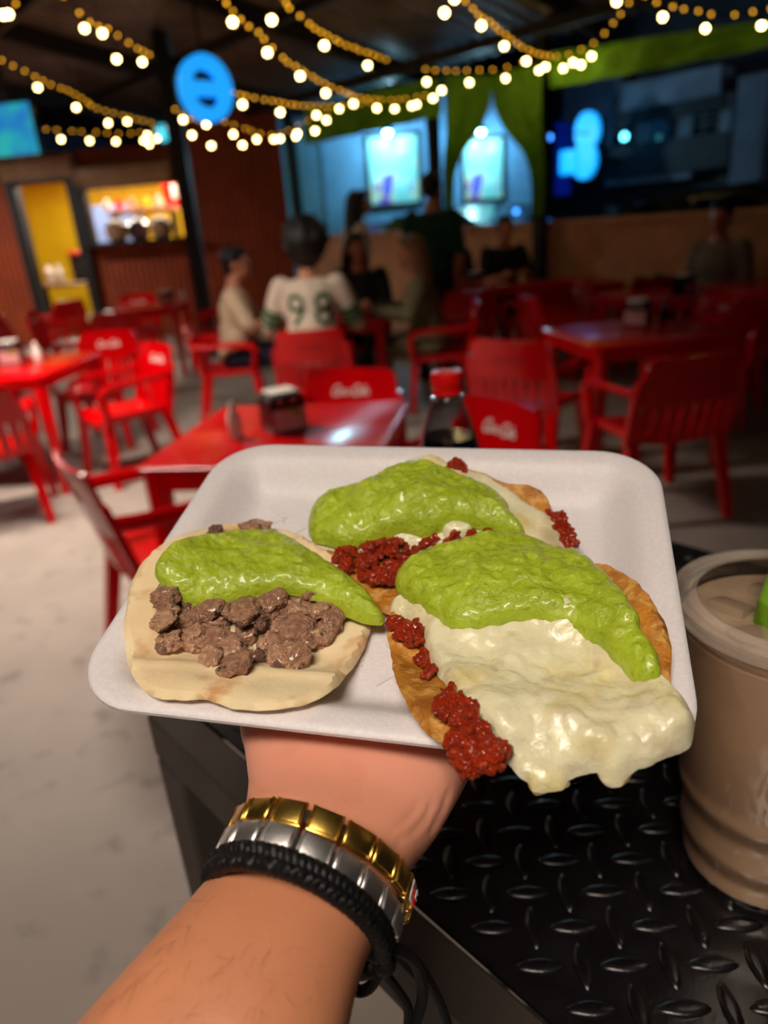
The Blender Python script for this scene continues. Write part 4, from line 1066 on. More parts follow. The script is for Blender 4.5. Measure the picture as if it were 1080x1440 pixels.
# ------------------------------------------------------------------ foam tray
TR = Matrix(((.96796, .24630, -.04894), (-.25012, .92822, -.27542), (-.02241, .27884, .96008)))
TP = V((.00424, .28639, 1.27991))
TM = Matrix.Translation(TP) @ TR.to_4x4()
EL = TR.transposed() @ (EYE - TP)
TW, TD = .235, .1815
def sdf(x, y, r=.030):
    qx, qy = abs(x) - TW / 2 + r, abs(y) - TD / 2 + r
    return math.hypot(max(qx, 0), max(qy, 0)) + min(max(qx, qy), 0) - r
def sst(a, b, x):
    t_ = min(1, max(0, (x - a) / (b - a))); return t_ * t_ * (3 - 2 * t_)
def floor_z(x, y): return -.018 + .018 * sst(-.030, -.007, sdf(x, y))
def U(px, py, zf):
    """the tray-frame point seen at a pixel, on the surface z = zf(x, y)"""
    d = TR.transposed() @ ray(px, py); z = -.01
    for _ in range(14):
        s_ = (z - EL.z) / d.z; p = EL + d * s_; z = z * .4 + zf(p.x, p.y) * .6
    return V((p.x, p.y, z))
M['foam'] = mat('white_foam', (236, 230, 232), rough=.38, noise=(500, .03), bump=(900, .5, .0006), sss=(.35, (1, .9, .85), .004), spec=.55)
def ring_(inset, z, n=10):
    r = max(.030 - inset, .008); w_, d_ = TW / 2 - inset, TD / 2 - inset; out = []
    for cx_, cy_, a0 in ((w_ - r, d_ - r, 0), (-w_ + r, d_ - r, 90), (-w_ + r, -d_ + r, 180), (w_ - r, -d_ + r, 270)):
        out += [V((cx_ + r * math.cos(math.radians(a0 + 90 * i / n)), cy_ + r * math.sin(math.radians(a0 + 90 * i / n)), z)) for i in range(n + 1)]
    return out
prof = [(.09, -.0212), (.034, -.0212), (.029, -.0205), (.024, -.017), (.012, -.0085), (.005, -.0040), (.0012, -.0036), (0, -.0026), (0, -.0010), (.0010, 0), (.0035, .0003), (.0060, -.0004)]
prof += [(.006 + .026 * i / 14, -.018 + .018 * sst(-.030, -.007, -(.006 + .026 * i / 14)) - (.0004 if i < 3 else 0)) for i in range(1, 15)] + [(.06, -.018), (.09, -.018)]
ty = MB(); ty.loft([ring_(a, z) for a, z in prof])
tray = obj('foam_tray', ty, M['foam']); tray.matrix_world = TM
tag(tray, 'white rectangular foam tray of three tacos held up by a hand', 'tray')
em = MB()
for i in range(-5, 6):
    for s_ in (-1, 1):
        for q in range(-2, 3):
            a = V((i * .021, q * .030 + .004 * s_, -.0179)); b = a + V((.013, s_ * .013, 0))
            if max(abs(a.x), abs(b.x)) < .086 and max(abs(a.y), abs(b.y)) < .058: em.bar(a, b, .0014, .0012)
obj('embossed_lines', em, M['foam'], tray, smooth=False)

# ------------------------------------------------------------------ tacos
M['flour'] = mat('flour_tortilla', (250, 222, 176), rough=.62, noise=(45, .06), bump=(160, .35, .0012), sss=(.25, (1, .7, .4), .004))
layer(M['flour'], 34, (250, 228, 186), .45, .6, .6); layer(M['flour'], 52, (206, 142, 74), .57, .70, .75)
M['corn'] = mat('corn_tortilla', (208, 138, 48), rough=.42, noise=(60, .2), bump=(380, .9, .0016), sss=(.2, (1, .6, .25), .003), coat=.25)
layer(M['corn'], 40, (150, 80, 24), .52, .70, .7); layer(M['corn'], 190, (238, 188, 104), .50, .64, .65)
M['salsa'] = mat('green_salsa', (176, 196, 48), rough=.22, noise=(60, .10), bump=(420, .6, .002), sss=(.15, (.7, 1, .25), .003), coat=.35)
layer(M['salsa'], 300, (124, 150, 22), .56, .70, .5); layer(M['salsa'], 130, (198, 212, 84), .54, .70, .55)
M['cheese'] = mat('melted_cheese', (240, 232, 194), rough=.17, noise=(60, .05), bump=(170, .6, .0022), sss=(.25, (1, .85, .5), .005), coat=.3)
layer(M['cheese'], 55, (214, 196, 128), .55, .72, .7); layer(M['cheese'], 90, (186, 170, 150), .60, .72, .5); layer(M['cheese'], 38, (232, 208, 120), .54, .7, .6); layer(M['cheese'], 26, (176, 156, 138), .60, .74, .55)
M['beef'] = mat('grilled_beef', (206, 154, 124), rough=.36, noise=(2.2, .28), bump=(7, .6, .12), coat=.5)
layer(M['beef'], 1.6, (88, 50, 36), .56, .72, .6, detail=8); layer(M['beef'], 3.0, (214, 168, 130), .54, .70, .7, detail=8); layer(M['beef'], .9, (24, 15, 12), .64, .70, .9, detail=8)
M['redmeat'] = mat('red_marinated_meat', (228, 66, 20), rough=.30, noise=(2.5, .35), bump=(6, .7, .12), coat=.5)
layer(M['redmeat'], 1.6, (90, 14, 6), .58, .72, .6, detail=8); layer(M['redmeat'], 2.6, (220, 92, 28), .60, .72, .6, detail=8)

def tort_z(x, y):
    s_ = sdf(x, y); return -.0160 + .018 * sst(-.046, -.004, s_) + .0022 + max(0, s_) * .10
def gauss(c, a, b, h, ang=0):
    ca, sa = math.cos(ang), math.sin(ang)
    def g(x, y):
        dx, dy = x - c[0], y - c[1]; p, q = (dx * ca + dy * sa) / a, (-dx * sa + dy * ca) / b
        return h * math.exp(-(p * p + q * q))
    return g
def n3(x, y, z, s_): return noise.noise(V((x * s_, y * s_, z)))
def lump(x, y, s_): return .45 - noise.voronoi(V((x * s_ + .35 * n3(x, y, 2, s_ * 2), y * s_, 1.3)))[0][0]
def blob(name, px, zf, h, edge, m, parent, cen, res=.0016, jit=.0006, amp=((140, .0010), (330, .0005)), th=0, skin=None, power=.5, lab=None, sub=7, lumps=()):
    """soft mass whose outline is seen at the pixels px, lying on the surface zf, h thick, with rounded edges"""
    out = [U(x, y, zf) for x, y in px]
    out = spline([V((p.x, p.y, 0)) for p in out], sub, True)
    O = np.array([(p.x, p.y) for p in out])
    cxy = O.mean(0)
    for i in range(len(O)):
        d = O[i] - cxy; d /= np.linalg.norm(d); O[i] += d * jit * (noise.noise(V((O[i][0] * 150, O[i][1] * 150, 3.1))) + .25 * noise.noise(V((O[i][0] * 520, O[i][1] * 520, 1.1))))
    A, B = O, np.roll(O, -1, 0); AB = B - A; L2 = (AB ** 2).sum(1) + 1e-18
    def dist(P):
        out_ = np.empty(len(P))
        for k0 in range(0, len(P), 500):
            Q = P[k0:k0 + 500]; ap = Q[:, None, :] - A[None]; t_ = np.clip((ap * AB[None]).sum(2) / L2, 0, 1)
            out_[k0:k0 + 500] = np.sqrt(((ap - t_[..., None] * AB[None]) ** 2).sum(2)).min(1)
        return out_
    x0, y0 = O.min(0); x1, y1 = O.max(0)
    rg = np.random.RandomState(1)
    gx, gy = np.meshgrid(np.arange(x0, x1, res), np.arange(y0, y1, res * .87)); gx[1::2] += res / 2
    P = np.stack([gx.ravel(), gy.ravel()], 1) + rg.uniform(-.15, .15, (gx.size, 2)) * res
    c_ = np.zeros(len(P), bool)
    for (ax, ay), (bx, by) in zip(A, B):
        cr = ((ay > P[:, 1]) != (by > P[:, 1])); xi = (bx - ax) * (P[:, 1] - ay) / ((by - ay) if by != ay else 1e-12) + ax
        c_ ^= cr & (P[:, 0] < xi)
    P = P[c_]; P = P[dist(P) > res * .55]
    extra = []                                       # a dense rim so that the edge rolls over smoothly
    r_ = delaunay_2d_cdt([V(q) for q in O] + [V(q) for q in P], [(i, (i + 1) % len(O)) for i in range(len(O))], [], 1, 1e-7)
    vs, fs = r_[0], [f for f in r_[2]]
    X = np.array([(v.x, v.y) for v in vs]); D = dist(X)
    top = []; bot = []
    for (x, y), d in zip(X, D):
        t_ = min(d / edge, 1); pf = (1 - (1 - t_) ** 2) ** power
        z = zf(x, y); b = sum(a_ * n3(x, y, k_ * 1.7, s_) for k_, (s_, a_) in enumerate(amp)) * min(1, t_ * 1.2) + sum(a_ * lump(x, y, s_) for s_, a_ in lumps) * min(1, t_ * 1.6)
        zz = z + h * pf + b + (skin(x, y) * pf if skin else 0)
        top.append((x - cen.x, y - cen.y, zz - cen.z)); bot.append((x - cen.x, y - cen.y, z - th - .0006 * min(1, d / .002) - cen.z))
    mb = MB(); k_ = len(top); edge_v = D < 1e-6; F = []
    if th == 0:
        idx = [i if edge_v[i] else i + k_ for i in range(k_)]
        for f in fs: F += [tuple(f), tuple(idx[i] for i in f[::-1])]
        mb.add(top + bot, F)
    else:
        for f in fs: F += [tuple(f), tuple(i + k_ for i in f[::-1])]
        cnt = {}
        for f in fs:
            for a, b in zip(f, list(f[1:]) + [f[0]]): cnt[(a, b)] = 1
        for (a, b) in cnt:
            if (b, a) not in cnt: F.append((b, a, a + k_, b + k_))
        mb.add(top + bot, F)
    o = obj(name, mb, m, parent)
    if lab: o['label'] = lab
    return o
def taco(label, px, zf):
    c = U(px[0], px[1], zf)
    t = bpy.data.objects.new('taco', None); COL.objects.link(t); t.empty_display_size = .03
    t.matrix_world = TM @ Matrix.Translation(c); tag(t, label, 'taco'); return t, c
def crumb_mesh(seed, m, sub=3, rough_=.28, box=.75, name='meat_piece'):
    bm = bmesh.new(); bmesh.ops.create_icosphere(bm, subdivisions=sub, radius=1); o = V((seed * 3.7, seed * 1.3, seed * 2.1))
    rn_ = random.Random(seed); ax = V((rn_.uniform(.75, 1.25), rn_.uniform(.6, 1.0), rn_.uniform(.5, .8)))
    for v in bm.verts:
        p = v.co.copy(); q = V([math.copysign(abs(c) ** box, c) for c in p])
        k_ = 1 + rough_ * 1.3 * noise.noise(p * 1.3 + o) + rough_ * noise.noise(V((p.x * 5, p.y * 2, p.z * 5)) + o) * .6 + rough_ * .40 * noise.noise(V((p.x * 11, p.y * 4, p.z * 11)) + o) + rough_ * .25 * noise.noise(p * 17 + o)
        v.co = V((q.x * ax.x, q.y * ax.y, q.z * ax.z)) * k_
    me = bpy.data.meshes.new(name); bm.to_mesh(me); bm.free(); me.materials.append(m)
    me.polygons.foreach_set('use_smooth', [True] * len(me.polygons)); return me
def tone(m, name, f):
    n_ = m.copy(); n_.name = name
    for nd in n_.node_tree.nodes:
        if nd.type == 'VALTORGB':
            for e in nd.color_ramp.elements: e.color = tuple(min(1, c * f) for c in e.color[:3]) + (1,)
    return n_
BEEF = [M['beef'], tone(M['beef'], 'pale_grilled_beef', 1.45), tone(M['beef'], 'charred_beef', .55)]
beefs = [crumb_mesh(i, BEEF[(0, 1, 0, 1, 2, 0, 1, 0, 1)[i]], sub=4, rough_=.30, box=.72) for i in range(9)]
reds = [crumb_mesh(i + 20, M['redmeat'], sub=4, rough_=.55, box=.95) for i in range(7)]
def bits(parent, cen, meshes, spots, zf, name='meat_piece', seed=1):
    rn_ = random.Random(seed)
    for k_, (x, y, r, dz) in enumerate(spots):
        p = U(x, y, lambda a, b: zf(a, b) + dz)
        o = link(name, meshes[k_ % len(meshes)], parent)
        R_ = Matrix.Rotation(rn_.uniform(0, 6.3), 4, 'Z') @ Matrix.Rotation(rn_.uniform(-.5, .5), 4, 'X') @ Matrix.Rotation(rn_.uniform(-.5, .5), 4, 'Y')
        o.matrix_basis = Matrix.Translation(p - cen) @ R_ @ Matrix.Scale(r, 4)
def scatter(poly, n_, r0, r1, dz0, dz1, seed, mind):
    rn_ = random.Random(seed); out = []
    xs = [p[0] for p in poly]; ys = [p[1] for p in poly]; tries = 0
    while len(out) < n_ and tries < 6000:
        tries += 1; x, y = rn_.uniform(min(xs), max(xs)), rn_.uniform(min(ys), max(ys)); c_ = False
        for (ax, ay), (bx, by) in zip(poly, poly[1:] + poly[:1]):
            if (ay > y) != (by > y) and x < (bx - ax) * (y - ay) / (by - ay) + ax: c_ = not c_
        if c_ and all(math.hypot(x - a, (y - b) * 1.2) > mind for a, b, _, _ in out): out.append((x, y, rn_.uniform(r0, r1), rn_.uniform(dz0, dz1)))
    return out

# left taco: soft flour tortilla, chopped grilled beef, salsa
t1, c1 = taco('left taco on a pale flour tortilla with chopped grilled beef and green salsa', (350, 870), tort_z)
rim1 = lambda x, y: .0006 * n3(x, y, 5, 60)
g1 = gauss(U(345, 842, tort_z), .050, .026, .010)
T1px = [(300, 741), (345, 735), (400, 746), (440, 762), (475, 783), (505, 818), (520, 850), (521, 872), (515, 905), (495, 940), (465, 972), (430, 990), (380, 998), (330, 997), (290, 984), (255, 984), (222, 982), (197, 966), (181, 935), (174, 893), (178, 845), (192, 803), (220, 772), (255, 752)]
fold = U(330, 945, tort_z)
blob('tortilla', T1px, tort_z, .0022, .0022, M['flour'], t1, c1, res=.0022, amp=((45, .0012), (130, .0004)), skin=lambda x, y: .0022 * math.exp(-((y - fold.y - .06 * (x - fold.x) + .25 * abs(x - fold.x) ** 1.5) / .0035) ** 2) * (abs(x - fold.x) < .045), th=.0004, jit=.0008, lab='pale flour tortilla with toasted spots')
b1 = lambda x, y: tort_z(x, y) + .002 + g1(x, y)
spots = scatter([(232, 838), (262, 850), (330, 850), (420, 842), (478, 862), (460, 890), (425, 925), (395, 940), (340, 940), (295, 925), (245, 918), (228, 890)], 36, .0044, .0068, -.001, .005, 4, 29)
spots += scatter([(250, 800), (470, 830), (470, 860), (240, 850)], 16, .005, .0065, -.002, .002, 9, 26)
spots += [(302, 747, .0042, .001), (352, 744, .0060, .002), (368, 741, .0048, .003), (238, 840, .005, .002), (398, 925, .0075, .003), (345, 858, .0068, .005), (322, 918, .007, .003), (420, 888, .007, .004), (272, 895, .0068, .003), (232, 905, .005, .001), (468, 872, .0055, .002)]
bits(t1, c1, beefs, spots, b1, seed=3)
S1px = [(219, 800), (238, 776), (268, 762), (300, 758), (330, 754), (360, 752), (385, 753), (420, 766), (445, 783), (475, 802), (502, 820), (525, 845), (540, 868), (536, 878), (516, 878), (490, 869), (465, 856), (440, 844), (410, 837), (385, 836), (362, 840), (335, 846), (312, 853), (290, 859), (272, 857), (255, 848), (236, 832), (222, 816)]
b1s = lambda x, y: tort_z(x, y) + .0045 + 1.05 * g1(x, y)
blob('salsa', S1px, b1s, .0078, .0085, M['salsa'], t1, c1, amp=((70, .0018), (420, .0008)), lumps=((125, .0026), (260, .0013)), res=.0012, jit=.0012, lab='thick green salsa')

# far taco: corn tortilla, red meat, cheese, salsa
t2, c2 = taco('far taco of red meat, melted cheese and green salsa at the back of the tray', (600, 760), tort_z)
g2 = gauss(U(605, 745, tort_z), .046, .022, .012, -.1)
T2px = [(560, 665), (610, 650), (660, 660), (710, 678), (745, 683), (768, 698), (779, 725), (790, 755), (795, 790), (770, 825), (700, 850), (620, 865), (560, 868), (520, 850), (480, 815), (455, 780), (450, 740), (480, 700), (515, 680)]
blob('tortilla', T2px, tort_z, .0020, .0020, M['corn'], t2, c2, res=.0024, amp=((60, .0012), (160, .0004)), th=.0004, jit=.0010, lab='orange toasted corn tortilla')
b2 = lambda x, y: tort_z(x, y) + .002 + g2(x, y)
blob('cheese', [(500, 700), (520, 675), (560, 655), (595, 643), (620, 645), (640, 662), (680, 668), (715, 690), (745, 712), (775, 730), (793, 760), (800, 790), (770, 810), (720, 800), (660, 790), (600, 780), (540, 775), (490, 778), (445, 768), (450, 735)], b2, .0036, .004, M['cheese'], t2, c2, amp=((70, .0014), (160, .0007)), jit=.0016, lab='pale melted cheese')
sp2 = scatter([(470, 785), (500, 768), (540, 762), (590, 765), (640, 750), (700, 752), (690, 765), (610, 782), (585, 805), (540, 818), (500, 808)], 44, .0026, .0042, .001, .006, 12, 14)
sp2 += [(640, 654, .0045, .002), (652, 658, .003, .002), (783, 735, .004, .002), (793, 748, .0045, .002), (801, 762, .004, .001), (788, 760, .004, .001), (778, 727, .003, .002)]
bits(t2, c2, reds, sp2, b2, seed=6)
blob('cheese_lump', [(622, 746), (632, 738), (650, 737), (664, 743), (662, 753), (645, 758), (628, 757)], lambda x, y: b2(x, y) + .003, .004, .003, M['cheese'], t2, c2, res=.0010, amp=((170, .0008),), lab='small lump of cheese')
S2px = [(432, 746), (438, 725), (452, 708), (478, 694), (510, 686), (530, 676), (547, 664), (570, 656), (600, 654), (628, 664), (655, 676), (685, 690), (706, 706), (722, 728), (738, 752), (734, 764), (712, 756), (690, 748), (660, 742), (635, 742), (612, 752), (590, 757), (566, 752), (540, 760), (515, 768), (488, 772), (460, 768), (440, 760)]
b2s = lambda x, y: tort_z(x, y) + .0050 + 1.1 * g2(x, y)
blob('salsa', S2px, b2s, .0090, .0085, M['salsa'], t2, c2, amp=((70, .0022), (420, .0008)), lumps=((125, .0028), (260, .0013)), res=.0012, jit=.0012, lab='thick green salsa')

# right taco: crisp corn tortilla hanging over the rim, red meat, much cheese, salsa
def tort3(x, y):
    s_ = sdf(x, y); return tort_z(x, y) + .0030 - max(0, s_) * .35
t3, c3 = taco('right taco overflowing with melted cheese and green salsa over the front rim', (760, 920), tort3)
g3 = gauss(U(740, 880, tort3), .046, .036, .011, -.3)
T3px = [(546, 872), (549, 915), (557, 955), (575, 995), (600, 1027), (630, 1050), (660, 1056), (710, 1058), (765, 1060), (830, 1050), (890, 1030), (930, 1000), (944, 955), (944, 915), (932, 872), (908, 832), (872, 803), (835, 792), (790, 785), (720, 778), (650, 785), (590, 808), (560, 835)]
cen3 = U(745, 915, tort3)
curl = lambda x, y: .0045 * sst(-.040, -.062, x - cen3.x + .0) 
blob('tortilla', T3px, lambda x, y: tort3(x, y) + curl(x, y), .0020, .0020, M['corn'], t3, c3, res=.0024, amp=((50, .0014), (160, .0005)), th=.0006, jit=.0012, lab='crisp orange corn tortilla')
b3 = lambda x, y: tort3(x, y) + .002 + g3(x, y) - max(0, sdf(x, y)) * .5
C3px = [(548, 858), (556, 842), (585, 832), (640, 825), (720, 825), (800, 835), (870, 880), (925, 945), (958, 978), (973, 1005), (975, 1030), (965, 1052), (935, 1068), (905, 1080), (884, 1090), (872, 1104), (856, 1107), (846, 1098), (838, 1086), (815, 1092), (800, 1099), (793, 1110), (770, 1116), (750, 1115), (745, 1104), (728, 1090), (708, 1066), (695, 1040), (678, 1016), (655, 992), (628, 966), (610, 940), (597, 908), (592, 886), (575, 876), (560, 870)]
g3b = gauss(U(790, 890, tort3), .013, .010, .0055)
blob('cheese', C3px, b3, .0050, .0060, M['cheese'], t3, c3, amp=((60, .0026), (320, .0008)), lumps=((60, .0042), (140, .0020)), jit=.0010, skin=g3b, lab='pale melted cheese hanging over the rim')
blob('cheese_drip', [(744, 1098), (770, 1094), (798, 1096), (799, 1107), (775, 1113), (765, 1117), (750, 1117)], lambda x, y: b3(x, y) - .003, .0030, .003, mat('browned_cheese', (226, 188, 110), rough=.25, noise=(60, .08), sss=(.4, (1, .75, .4), .004), coat=.3), t3, c3, res=.0010, amp=((170, .0005),), lab='browned drip of cheese')
blob('cheese_drip', [(840, 1084), (862, 1082), (888, 1082), (886, 1093), (876, 1103), (858, 1107), (848, 1101)], lambda x, y: b3(x, y) - .003, .0030, .003, bpy.data.materials['browned_cheese'], t3, c3, res=.0010, amp=((170, .0005),), lab='browned drip of cheese')
sp3 = scatter([(640, 1030), (672, 1020), (700, 1050), (700, 1076), (665, 1082), (637, 1072)], 26, .0026, .0038, .001, .006, 2, 10)
sp3 += scatter([(616, 982), (640, 978), (662, 1000), (650, 1018), (622, 1004)], 11, .0026, .0036, .001, .004, 5, 9) + [(562, 876, .0042, .003), (575, 888, .0045, .003), (584, 896, .004, .003), (596, 925, .0035, .002), (604, 945, .003, .002)]
bits(t3, c3, reds, sp3, lambda x, y: tort3(x, y) + .003, seed=8)
S3px = [(556, 822), (566, 800), (592, 782), (630, 770), (668, 760), (700, 755), (735, 756), (765, 770), (792, 781), (808, 779), (832, 795), (856, 815), (876, 838), (893, 862), (903, 888), (916, 910), (927, 932), (928, 950), (914, 963), (893, 964), (868, 944), (845, 920), (818, 900), (795, 886), (765, 878), (740, 873), (710, 878), (675, 888), (640, 890), (612, 874), (588, 858), (566, 842)]
b3s = lambda x, y: tort3(x, y) + .0050 + 1.08 * g3(x, y)
blob('salsa', S3px, b3s, .0080, .0085, M['salsa'], t3, c3, amp=((70, .0016), (420, .0008)), lumps=((125, .0026), (260, .0013)), res=.0012, jit=.0012, lab='thick green salsa')
# ------------------------------------------------------------------ the hand and forearm that hold the tray
M['arm'] = mat('forearm_skin', (208, 138, 100), rough=.46, noise=(14, .06), bump=(700, .25, .0005), sss=(.22, (1, .38, .2), .008), spec=.45)
layer(M['arm'], 1, (228, 158, 134), 0, 1, 1.0, attr='palm'); layer(M['arm'], 30, (186, 112, 84), .56, .72, .35)
SEC = [((-210, 1840), (392, 1900), .176, .172, .070), ((-60, 1632), (432, 1690), .190, .186, .064), ((103, 1455), (478, 1506), .205, .201, .058), ((205, 1346), (502, 1392), .219, .215, .052),
       ((262, 1284), (524, 1330), .229, .226, .047), ((306, 1222), (550, 1288), .240, .237, .043), ((336, 1166), (582, 1214), .254, .247, .040), ((349, 1112), (622, 1160), .271, .258, .038),
       ((345, 1060), (657, 1096), .288, .269, .038), ((341, 1018), (674, 1056), .300, .280, .037)]
cen = []; half = []; thk = []
for L_, R_, dl, dr, th in SEC:
    a, b = at_d(*L_, dl), at_d(*R_, dr); cen.append((a + b) / 2); half.append((b - a) / 2); thk.append(th)
TL = lambda x, y, z: TM @ V((x, y, z))
for y, xl, xr, top, th in ((-.046, -.047, .047, -.0218, .032), (-.018, -.044, .046, -.0216, .027), (.004, -.040, .043, -.0216, .021)):
    cen.append(TL((xl + xr) / 2, y, top - th / 2)); half.append(TR @ V(((xr - xl) / 2, 0, 0))); thk.append(th)
ARM = MB(); rings = []
n_ = len(cen)
cs = spline(cen, 4); hs = spline(half, 4); ts = [v.x for v in spline([V((q, 0, 0)) for q in thk], 4)]
for i in range(len(cs)):
    ax = (cs[min(i + 1, len(cs) - 1)] - cs[max(i - 1, 0)]).normalized(); h = hs[i]; b = h.cross(ax).normalized() * ts[i] / 2
    if b.dot(EYE - cs[i]) < 0: b = -b
    rg = []
    for k_ in range(40):
        a = 2 * PI * k_ / 40; c_, s_ = math.cos(a), math.sin(a); e_ = .88
        rg.append(cs[i] + h * math.copysign(abs(c_) ** e_, c_) + b * math.copysign(abs(s_) ** e_, s_))
    rings.append(rg)
ARM.loft(rings)
def chain(pts, rs):
    P = spline([TL(*p) for p in pts], 4); R_ = [v.x for v in spline([V((r, 0, 0)) for r in rs], 4)]
    ARM.tube(P, R_, 12); ARM.ball(P[-1], R_[-1], 12, 8); ARM.ball(P[0], R_[0], 12, 8)
FING = [(-.0315, .070, .0088, -.05), (-.0095, .080, .0092, -.01), (.0125, .074, .0088, .03), (.0335, .056, .0078, .08)]
tips = []
for x, ytip, r, sp_ in FING:
    z = -.0222 - r; l = ytip + .004
    pts = [(x * .9, -.012, z - .002), (x, .012, z), (x + sp_ * l * .45, .012 + l * .42, z - .0004), (x + sp_ * l * .8, .012 + l * .70, z - .0002), (x + sp_ * l, ytip, z + .0004)]
    chain(pts, [r * 1.15, r * 1.06, r * .98, r * .93, r * .80]); tips.append((V(pts[-1]), V(pts[-2]), r * .8))
th_p = [(-.030, -.066, -.040), (-.052, -.044, -.0365), (-.066, -.020, -.0345), (-.074, .006, -.0328)]
chain(th_p, [.0165, .0138, .0112, .0088]); tips.append((V(th_p[-1]), V(th_p[-2]), .0088))
ARM.ball(TL(-.030, -.062, -.041), .019, 16, 10); ARM.ball(TL(.030, -.060, -.041), .0185, 16, 10)
me = remesh(ARM, .0019, 6)
W2C = CR.transposed()
def to_px(p):
    c = W2C @ (p - EYE); return 540 + FPX * c.x / c.z, 720 + FPX * c.y / c.z
creases = [[(338, 1120), (356, 1128), (385, 1126), (420, 1131)], [(345, 1098), (362, 1106), (384, 1106)], [(560, 1184), (584, 1168), (600, 1150), (606, 1132)], [(548, 1172), (572, 1152), (590, 1130)], [(606, 1170), (622, 1140), (632, 1112)], [(470, 1170), (500, 1180), (530, 1200)]]
segs = [(a, b) for c_ in creases for a, b in zip(c_, c_[1:])]
at_ = me.attributes.new('palm', 'FLOAT', 'POINT'); vals = []
ctr = [c for c in cs]
for v in me.vertices:
    px, py = to_px(v.co); d = 99
    if 330 < px < 690 and 1080 < py < 1215 and v.normal.dot(EYE - v.co) > 0:
        for (ax, ay), (bx, by) in segs:
            l2 = (bx - ax) ** 2 + (by - ay) ** 2; q = max(0, min(1, ((px - ax) * (bx - ax) + (py - ay) * (by - ay)) / l2))
            d = min(d, math.hypot(px - ax - q * (bx - ax), py - ay - q * (by - ay)))
        if d < 7: v.co -= v.normal * (.0008 * math.exp(-(d / 3.2) ** 2))
    l = (TR.transposed() @ (v.co - TP)).y
    vals.append(sst(-.150, -.080, l))
at_.data.foreach_set('value', vals)
me.materials.append(M['arm'])
pt = thing('person', 'left hand and forearm reaching in from the lower left, palm up under the tray', 'person', tuple(cs[16]))
pb_ = V(pt.location)
body = link('body', me, pt, -pb_)
M['nail'] = mat('finger_nail', (226, 170, 152), rough=.28, noise=(60, .04))
for tip, prev, r in tips:
    d = (tip - prev).normalized(); c_ = tip - d * r * .2 + V((0, 0, -r * .72)); X = TR @ d; Z = TR @ V((0, 0, 1)); Y = Z.cross(X)
    obj('nail', MB().ball(TM @ c_ - pb_, (r * .95, r * .68, r * .30), 12, 8, Matrix((X, Y, Z)).transposed()), M['nail'], pt)
bvh = BVHTree.FromPolygons([v.co.copy() for v in me.vertices], [tuple(p.vertices) for p in me.polygons])
rn = random.Random(11); hm = MB()
def hair(px, py, L0):
    o_ = EYE; r = ray(px, py).normalized(); hit, nrm, _, _ = bvh.ray_cast(o_, r)
    if hit is None: return
    ax = (cs[6] - cs[20]).normalized(); tdir = (ax * rn.uniform(.4, 1) + V((rn.uniform(-.6, .6), rn.uniform(-.6, .6), rn.uniform(-.5, .5)))); tdir = (tdir - nrm * tdir.dot(nrm)).normalized()
    P = [hit - pb_ - nrm * .0006 + nrm * (.0022 * math.sin(PI * q * .62)) * L0 / .008 + tdir * L0 * q + nrm.cross(tdir) * (.0012 * q * q * rn.uniform(-1, 1)) for q in (0, .25, .5, .75, 1)]
    hm.tube(P, [.000045, .000045, .00004, .000035, .00002], 3)
for k_ in range(24):
    q = rn.random(); hair(300 - 182 * q + rn.uniform(2, 22), 1245 + 195 * q + rn.uniform(0, 12), rn.uniform(.006, .012))
for k_ in range(40): hair(rn.uniform(220, 490), rn.uniform(1320, 1440), rn.uniform(.004, .008))
o = obj('arm_hair', hm, M['hairbrown'], pt); o['kind'] = 'stuff'

# ------------------------------------------------------------------ bracelets
M['gold'] = mat('gold_links', (226, 186, 92), rough=.32, metal=1, noise=(200, .12), bump=(600, .15, .0003))
M['silver'] = mat('silver_links', (232, 228, 226), rough=.42, metal=1, noise=(200, .1), bump=(600, .2, .0003))
M['cord'] = mat('black_waxed_cord', (18, 17, 19), rough=.5, noise=(200, .15), bump=(900, .15, .0002), spec=.35)
M['enamelred'] = mat('red_enamel', (206, 18, 22), rough=.15, noise=(200, .06), coat=.8)
M['enamelwhite'] = mat('white_enamel', (238, 234, 230), rough=.2, noise=(200, .03), coat=.8)
def ringdef(L_, R_, Fp, dl, dr, df):
    a, b = at_d(*L_, dl), at_d(*R_, dr); c = (a + b) / 2; return c, (b - a) / 2, at_d(*Fp, df) - c
def ring_pts(rd, n):
    c, A, B = rd; P = [c + A * math.cos(2 * PI * i / 720) + B * math.sin(2 * PI * i / 720) for i in range(720)]
    s_ = [0]
    for i in range(720): s_.append(s_[-1] + (P[(i + 1) % 720] - P[i]).length)
    out = []; i = 0
    for k_ in range(n):
        d = s_[-1] * k_ / n
        while s_[i + 1] < d: i += 1
        th = 2 * PI * i / 720; p = P[i]; tg = (-A * math.sin(th) + B * math.cos(th)).normalized(); w_ = A.cross(B).normalized(); o_ = tg.cross(w_)
        if o_.dot(p - c) < 0: o_ = -o_
        out.append((p, tg, o_, w_, th))
    return out, s_[-1]
